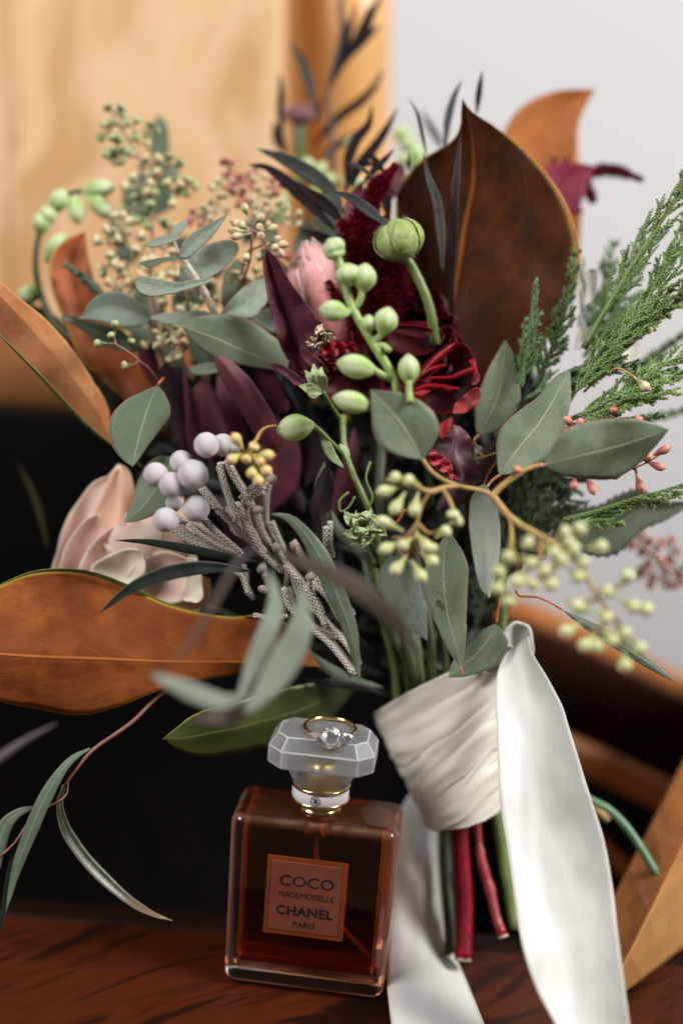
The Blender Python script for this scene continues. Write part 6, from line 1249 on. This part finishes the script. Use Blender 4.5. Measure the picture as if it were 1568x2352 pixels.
cedar('fresh spray right under the middle fan touching the frame', [(1400, 920, 0), (1460, 890, 0), (1520, 872, 0), (1600, 850, 0)], s_cedb, 'both', 50, 20, 6.0, .42, seed=31, taper=.4)
cedar('short spray above the leaf with pink seeds', [(1300, 985, .6), (1370, 968, .5), (1440, 968, .4), (1528, 952, .3)], s_ced, 'both', 40, 18, 5.6, .5, seed=13)
cedar('crisp lone spray low at the right edge over the serrated leaf', [(1290, 1195, .8), (1340, 1183, .6), (1400, 1165, .2), (1470, 1142, 0), (1530, 1125, 0), (1610, 1098, -.1)], s_cedb, 'r', 100, 24, 5.2, .38, seed=14, taper=.3)
cedar('short crisp spray beneath the lone one', [(1330, 1200, .4), (1370, 1200, .3), (1432, 1202, .2)], s_cedb, 'both', 34, 17, 5.4, .5, seed=15, sub=False)
cedar('fresh spray climbing the right edge above the middle fan', [(1470, 700, .3), (1520, 620, .3), (1570, 540, .3), (1620, 450, .3)], s_cedb, 'both', 80, 30, 5.4, .42, seed=41, taper=.3)
cedar('fresh spray crossing the right edge under the thick stem', [(1400, 790, .4), (1460, 760, .4), (1530, 710, .3), (1610, 640, .3)], s_cedb, 'both', 70, 30, 5.4, .42, seed=42, taper=.3)
cedar('blurred far spray at the right edge, upper', [(1430, 880, 5), (1500, 820, 5.2), (1600, 745, 5.4)], s_ced, 'both', 40, 24, 6, .5, seed=16, sub=False)
cedar('blurred far spray at the right edge, lower', [(1440, 980, 5), (1500, 960, 5.2), (1600, 935, 5.4)], s_ced, 'both', 34, 24, 6, .5, seed=17, sub=False)
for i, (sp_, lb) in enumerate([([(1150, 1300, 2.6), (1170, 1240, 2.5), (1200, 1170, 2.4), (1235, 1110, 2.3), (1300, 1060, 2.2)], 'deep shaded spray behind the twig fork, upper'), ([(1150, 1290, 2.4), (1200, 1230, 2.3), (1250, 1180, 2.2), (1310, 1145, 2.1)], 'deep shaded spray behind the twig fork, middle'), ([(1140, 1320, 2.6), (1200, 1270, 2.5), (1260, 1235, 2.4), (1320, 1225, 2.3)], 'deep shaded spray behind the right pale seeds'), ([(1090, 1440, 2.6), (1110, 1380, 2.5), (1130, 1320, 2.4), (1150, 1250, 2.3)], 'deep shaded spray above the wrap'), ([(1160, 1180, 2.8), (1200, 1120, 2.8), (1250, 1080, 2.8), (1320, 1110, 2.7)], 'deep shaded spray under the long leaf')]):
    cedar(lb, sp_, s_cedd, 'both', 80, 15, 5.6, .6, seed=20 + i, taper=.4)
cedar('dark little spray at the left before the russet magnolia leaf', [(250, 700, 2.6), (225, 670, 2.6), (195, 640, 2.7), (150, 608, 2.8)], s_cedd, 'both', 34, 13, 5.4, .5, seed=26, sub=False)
t = thing('white_flower', 'white flower petals glimpsed behind the cedar by the magnolia edge', 'flower', P(1345, 720, 3))
leafo('petal', m_wpet, [(1335, 760), (1330, 690), (1332, 620), (1336, 582)], [(1335, 760), (1345, 700), (1346, 640), (1342, 590), (1336, 582)], 2.4, 2.4, t, wave=.3)
leafo('petal', m_wpet, [(1335, 700), (1338, 650), (1350, 620), (1372, 618)], [(1335, 700), (1360, 690), (1370, 650), (1372, 618)], 2.8, 2.8, t, cup=.5)
leafo('petal', m_wpet, [(1320, 800), (1325, 770), (1338, 735)], [(1320, 800), (1345, 790), (1345, 750), (1338, 735)], 2.8, 2.8, t, cup=.5)
leafo('petal', m_wpet, [(1430, 850), (1425, 810), (1440, 780), (1470, 775)], [(1430, 850), (1455, 840), (1470, 800), (1470, 775)], 3, 3, t, cup=.5)
leafo('petal', m_ran, [(1390, 860), (1385, 800), (1400, 770), (1425, 775)], [(1390, 860), (1420, 850), (1425, 800), (1425, 775)], 3.2, 3.2, t, cup=.5)

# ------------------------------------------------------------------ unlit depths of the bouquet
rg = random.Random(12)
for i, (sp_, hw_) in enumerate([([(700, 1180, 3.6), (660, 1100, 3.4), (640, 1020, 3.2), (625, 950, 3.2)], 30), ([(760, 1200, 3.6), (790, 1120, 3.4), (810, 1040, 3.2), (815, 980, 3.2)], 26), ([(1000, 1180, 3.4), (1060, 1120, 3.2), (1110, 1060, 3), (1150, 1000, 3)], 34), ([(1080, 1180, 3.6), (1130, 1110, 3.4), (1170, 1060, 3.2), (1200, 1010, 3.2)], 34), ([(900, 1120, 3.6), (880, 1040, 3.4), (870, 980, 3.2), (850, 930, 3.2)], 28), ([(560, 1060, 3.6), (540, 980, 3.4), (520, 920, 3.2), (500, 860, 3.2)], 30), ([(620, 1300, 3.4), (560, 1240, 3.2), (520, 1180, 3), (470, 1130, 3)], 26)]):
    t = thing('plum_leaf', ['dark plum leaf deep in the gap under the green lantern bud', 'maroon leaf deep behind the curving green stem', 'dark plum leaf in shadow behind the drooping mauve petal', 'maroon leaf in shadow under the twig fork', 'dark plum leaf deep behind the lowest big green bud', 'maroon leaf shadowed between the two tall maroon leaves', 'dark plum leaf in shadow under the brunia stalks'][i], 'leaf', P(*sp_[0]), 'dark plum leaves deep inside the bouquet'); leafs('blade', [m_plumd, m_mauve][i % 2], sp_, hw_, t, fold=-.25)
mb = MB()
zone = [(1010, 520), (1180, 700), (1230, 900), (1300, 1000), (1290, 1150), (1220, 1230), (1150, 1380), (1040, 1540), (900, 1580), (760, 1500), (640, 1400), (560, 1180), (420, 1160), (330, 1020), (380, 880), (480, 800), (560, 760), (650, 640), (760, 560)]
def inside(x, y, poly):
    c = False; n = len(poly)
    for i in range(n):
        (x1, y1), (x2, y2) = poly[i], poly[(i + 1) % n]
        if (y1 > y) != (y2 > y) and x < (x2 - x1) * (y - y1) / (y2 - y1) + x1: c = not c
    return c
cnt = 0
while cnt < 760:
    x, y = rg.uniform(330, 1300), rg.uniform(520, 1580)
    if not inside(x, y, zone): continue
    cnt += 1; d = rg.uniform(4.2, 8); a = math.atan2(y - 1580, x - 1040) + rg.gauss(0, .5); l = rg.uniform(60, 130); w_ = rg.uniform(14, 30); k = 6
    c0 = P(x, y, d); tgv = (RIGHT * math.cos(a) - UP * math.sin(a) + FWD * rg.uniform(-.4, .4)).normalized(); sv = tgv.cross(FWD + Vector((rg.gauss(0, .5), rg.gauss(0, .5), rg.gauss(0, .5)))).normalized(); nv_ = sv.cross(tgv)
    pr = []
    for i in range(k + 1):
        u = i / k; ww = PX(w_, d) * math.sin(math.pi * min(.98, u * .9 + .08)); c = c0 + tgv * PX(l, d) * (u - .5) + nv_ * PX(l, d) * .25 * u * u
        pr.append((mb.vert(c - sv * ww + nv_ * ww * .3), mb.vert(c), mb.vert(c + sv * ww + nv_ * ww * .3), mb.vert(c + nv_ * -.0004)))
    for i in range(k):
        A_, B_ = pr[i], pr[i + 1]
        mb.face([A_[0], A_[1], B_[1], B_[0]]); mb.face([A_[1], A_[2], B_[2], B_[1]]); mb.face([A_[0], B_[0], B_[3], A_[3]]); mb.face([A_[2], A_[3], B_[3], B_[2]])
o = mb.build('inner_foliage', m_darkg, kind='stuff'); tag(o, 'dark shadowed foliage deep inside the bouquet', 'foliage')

for nm_, (bx_, by_, bd_), r_ in [('rose', (330, 1330, 4.2), 7), ('protea', (775, 830, 3.6), 9), ('ranunculus', (955, 870, 5), 8), ('ranunculus.001', (770, 850, 3.6), 7), ('amaranth', (860, 790, 3.6), 7), ('magnolia_leaf.003', (1012, 895, 3.2), 9), ('magnolia_leaf.004', (1250, 690, 8), 8), ('scabiosa', (692, 420, 9), 7), ('agonis_branch', (772, 448, 8), 5), ('amaranth.001', (1262, 465, 6.6), 6), ('budded_stalk', (190, 800, 4), 8), ('rosette', (836, 1225, .8), 5), ('hellebore', (1050, 1000, 1.2), 5)]:
    if nm_ in bpy.data.objects:
        mx_, my_ = (bx_ + 1040) / 2, (by_ + 1540) / 2 + 40
        tube('stalk', s_greend, [(bx_, by_, bd_), (mx_, my_, max(bd_, 5) + .8), (1040, 1560, 4.6)], [r_, r_], bpy.data.objects[nm_], seg=20)
    else: print('no', nm_)
# ------------------------------------------------------------------ stems below the wrap
G_CUT = 'cut stems below the ribbon wrap'
def cut(label, mat, pts, r, endm=None, **k):
    pts = [(x, y, d + 1.9) for x, y, d in pts]
    t = stem(label, mat, pts, r, G_CUT, n=12, **k)
    if endm:
        a, b = P(*pts[-2]), P(*pts[-1]); ax = (b - a).normalized(); rr = PX((r[-1] if isinstance(r, list) else r) * .93, pts[-1][2])
        tube('cut_end', endm, [tuple(b - ax * .0004), tuple(b + ax * .0004)], [rr, rr], t, n=14, seg=2, world=True)
    return t
endc = simplemat('cut_wood', (.62, .58, .42), (.50, .46, .30), rough=.7, ns=300)
def dz(x, y, up=.3): return TD(x, y) - up
cut('thick crimson stem with a pale cut end, largest below the wrap', s_red, [(1046, 1800, 2.6), (1056, 1900, 1.3), (1062, 2000, .9), (1066, 2100, .5), (1063, 2207, -.1)], [18, 18, 19, 20, 20], endc, bumpy=.12)
cut('knobbly red twig beside the thick crimson stem', s_redb, [(1080, 1790, 1.8), (1095, 1900, 1.5), (1107, 1985, 1.2), (1124, 2040, 1), (1140, 2110, .7), (1155, 2152, .5)], [8, 8, 9, 12, 11, 13], endc, bumpy=.5)
cut('smooth green stem, right one below the wrap', s_green, [(1120, 1760, 2), (1142, 1880, 1.8), (1158, 1980, 1.6), (1170, 2060, 1.4), (1180, 2135, 1.2)], [14, 14, 13, 12, 10], None)
cut('dark green stem left of the thick crimson one', s_greend, [(1010, 1800, 3.2), (1022, 1950, 2.6), (1030, 2080, 1.6), (1034, 2190, .8)], [13, 14, 14, 12], None)
cut('short brown twig end peeping right of the ribbon tail', s_twigb, [(1150, 1800, 2.4), (1290, 1950, 2.2), (1380, 2060, 1.8), (1405, 2080, 1.6), (1422, 2098, 1.4)], [8, 8], endc)
cut('green stem bowing out right of the ribbon tail', simplemat('blue_green_stem', (.12, .25, .13), (.17, .30, .16), rough=.4), [(1110, 1700, 2.4), (1200, 1770, 2.4), (1280, 1800, 2.2), (1355, 1838, 1.6), (1400, 1862, 1.5), (1440, 1903, 1.2), (1472, 1950, 1), (1508, 2010, .8)], [9, 9, 9, 10], s_greenb)
cut('yellow twig stub under the bowing green stem', s_twig, [(1130, 1740, 2.6), (1250, 1800, 2.6), (1330, 1838, 2.4), (1375, 1865, 2.1), (1394, 1884, 2)], [8, 9], endc)
cut('dark twig stub between the stems and the ribbon', s_twigb, [(1160, 1900, 3), (1180, 2060, 2.2), (1192, 2140, 1.6)], [8, 7], None)

# ------------------------------------------------------------------ ribbon
def satin(nm='ivory_satin', k1=(.60, .59, .565), k2=(.66, .65, .625)):
    m, nt = newmat(nm); out = N(nt, 'OutputMaterial'); tc = N(nt, 'TexCoord'); uv = tc.outputs['UV']
    n1 = NOI(nt, tc.outputs['Object'], 40, 3); wv = N(nt, 'TexWave', {'Vector': uv, 'Scale': 70.0, 'Distortion': .6, 'Detail': 1.0}, wave_type='BANDS', bands_direction='X')
    c = MIX(nt, n1.outputs[0], lin(k1), lin(k2))
    ed = SM(nt, M_(nt, 'ABSOLUTE', N(nt, 'Math', {0: N(nt, 'SeparateXYZ', {0: uv}).outputs[1], 1: 2.0, 2: -1.0}, operation='MULTIPLY_ADD').outputs[0]), .965, .985)
    c = MIX(nt, ed, c, lin((.66, .62, .54)))
    h = M_(nt, 'ADD', M_(nt, 'MULTIPLY', wv.outputs['Fac'], .35), M_(nt, 'MULTIPLY', n1.outputs[0], 1.0))
    bp = N(nt, 'Bump', {'Height': h, 'Strength': .25, 'Distance': .0006})
    p = princ(nt, col=c, rough=.42, spec=.35, sheen=.25, normal=bp.outputs[0])
    tl = N(nt, 'BsdfTranslucent', {0: c}); nt.links.new(N(nt, 'MixShader', {0: .10, 1: p.outputs[0], 2: tl.outputs[0]}).outputs[0], out.inputs[0]); return m
sat = satin(); satc = satin('warm_lit_satin', (.76, .71, .62), (.82, .77, .69))  # satc: same ribbon, warm bounced light put into a creamier colour
t = thing('ribbon_wrap', 'ivory satin ribbon wound in slanting folds round the bouquet handle', 'ribbon', P(1075, 1870, 2))
G_W = []
cT, cB, hT, hB = (1022, 1568), (1075, 1868), 172, 78
def wring(u):
    q = u ** .92; cx, cy = cT[0] + (cB[0] - cT[0]) * q, cT[1] + (cB[1] - cT[1]) * q; hw = hT + (hB - hT) * (u ** .85); ang = R(-25 + 8 * u); d = 4.0 - .9 * u
    c = P(cx, cy, d); eu = RIGHT * math.cos(ang) - UP * math.sin(ang); el = (-FWD * .95 + UP * (.28 - .45 * u)).normalized()
    return c, eu, el, PX(hw, d)
rg = random.Random(21)
def winding(u0, u1, slant, lay, sd, puff=.0012, wr=1.0):
    """one turn of ribbon; u0..u1 down the handle, slant lifts it to the right; its lower edge rides on the next turn"""
    NV, NW = 150, 22; g = []
    for j in range(NV + 1):
        a = 6.28318 * j / NV; row = []; ca, sa = math.cos(a), math.sin(a)
        sl = slant * ca + .03 * noise.noise(Vector((ca * 1.3, sa * 1.3, sd)))
        pinch = 1 - .25 * noise.noise(Vector((ca * 2, sa * 2, sd + 3)))
        for i in range(NW + 1):
            w_ = i / NW; u = max(0.0, min(1.0, u0 + (u1 - u0) * (.5 + (w_ - .5) * pinch) - sl)); c, eu, el, r0 = wring(u)
            wrk = .00055 * wr * math.sin(w_ * 13 + 3.0 * noise.noise(Vector((ca * 1.8 + w_, sa * 1.8, sd))) + ca * 1.5) * math.sin(math.pi * w_)
            wrk += .0009 * wr * noise.noise(Vector((ca * 2.2, sa * 2.2, w_ * 5 + sd)))
            r = r0 + lay + puff * math.sin(math.pi * min(1, w_ * .85)) ** .8 + .0007 * w_ + wrk
            row.append(c + (eu * ca + el * sa * .80) * r)
        g.append(row)
    return g
for k, (u0, u1, sl, lay) in enumerate([(-.10, .20, .02, .0002), (.06, .36, .07, .0012), (.18, .50, .13, .0006), (.34, .64, .17, .0016), (.46, .78, .20, .0010), (.62, .90, .16, .0018), (.80, 1.06, .045, .0010)]):
    g = winding(u0, u1, sl, lay, k * 7.3, .0008 if k == 6 else .0021, .25 if k == 6 else .62)
    sheet(g, -.0004, 'winding', satc, t)
# knot lump at the top of the tail
t2 = thing('ribbon_tail', 'broad ivory ribbon tail falling in front at the right of the wrap', 'ribbon', P(1180, 1500, .6), 'ribbon tails')
leafo('tail', sat, [(1160, 1500), (1140, 1560), (1143, 1700), (1150, 1850), (1165, 1950), (1185, 2080), (1202, 2180), (1232, 2270), (1275, 2352), (1340, 2470)],
      [(1213, 1462), (1220, 1498), (1258, 1560), (1290, 1622), (1302, 1660), (1325, 1735), (1355, 1832), (1386, 1930), (1406, 2040), (1418, 2150), (1432, 2260), (1445, 2352), (1462, 2470)], .9, -5.0, t2, nu=70, nv=22, cup=.35, thick=.0004, wave=.10, waven=2.3, bend=-.6, twist=.2, table=True, crumple=.13, jit=0)
mb = MB()
leafo('knot', sat, [(1150, 1530), (1152, 1490), (1160, 1455), (1180, 1434), (1196, 1436)], [(1150, 1530), (1215, 1512), (1218, 1470), (1212, 1444), (1196, 1436)], 1.1, 1.4, t2, jit=0, cup=1.0, nu=20, nv=14, thick=.0012)
leafo('knot', sat, [(1110, 1545), (1118, 1515), (1140, 1495), (1170, 1485)], [(1110, 1545), (1160, 1550), (1185, 1520), (1170, 1485)], 1.4, 1.2, t2, jit=0, cup=.8, nu=20, nv=14, thick=.0010)
t3 = thing('ribbon_tail', 'second ivory ribbon tail hanging behind the cut stems, next to the bottle', 'ribbon', P(960, 1850, 3), 'ribbon tails')
leafo('tail', sat, [(985, 1760), (950, 1810), (920, 1860), (908, 1925), (900, 2050), (893, 2150), (888, 2250), (898, 2352), (915, 2470)],
      [(1040, 1760), (1020, 1830), (1006, 1900), (1006, 1980), (1014, 2080), (1026, 2160), (1062, 2232), (1112, 2352), (1160, 2470)], 5.2, -5.0, t3, nu=60, nv=20, cup=-.25, thick=.0004, wave=.12, waven=2, bend=3.6, tilt=.2, table=True, crumple=.15, jit=0)
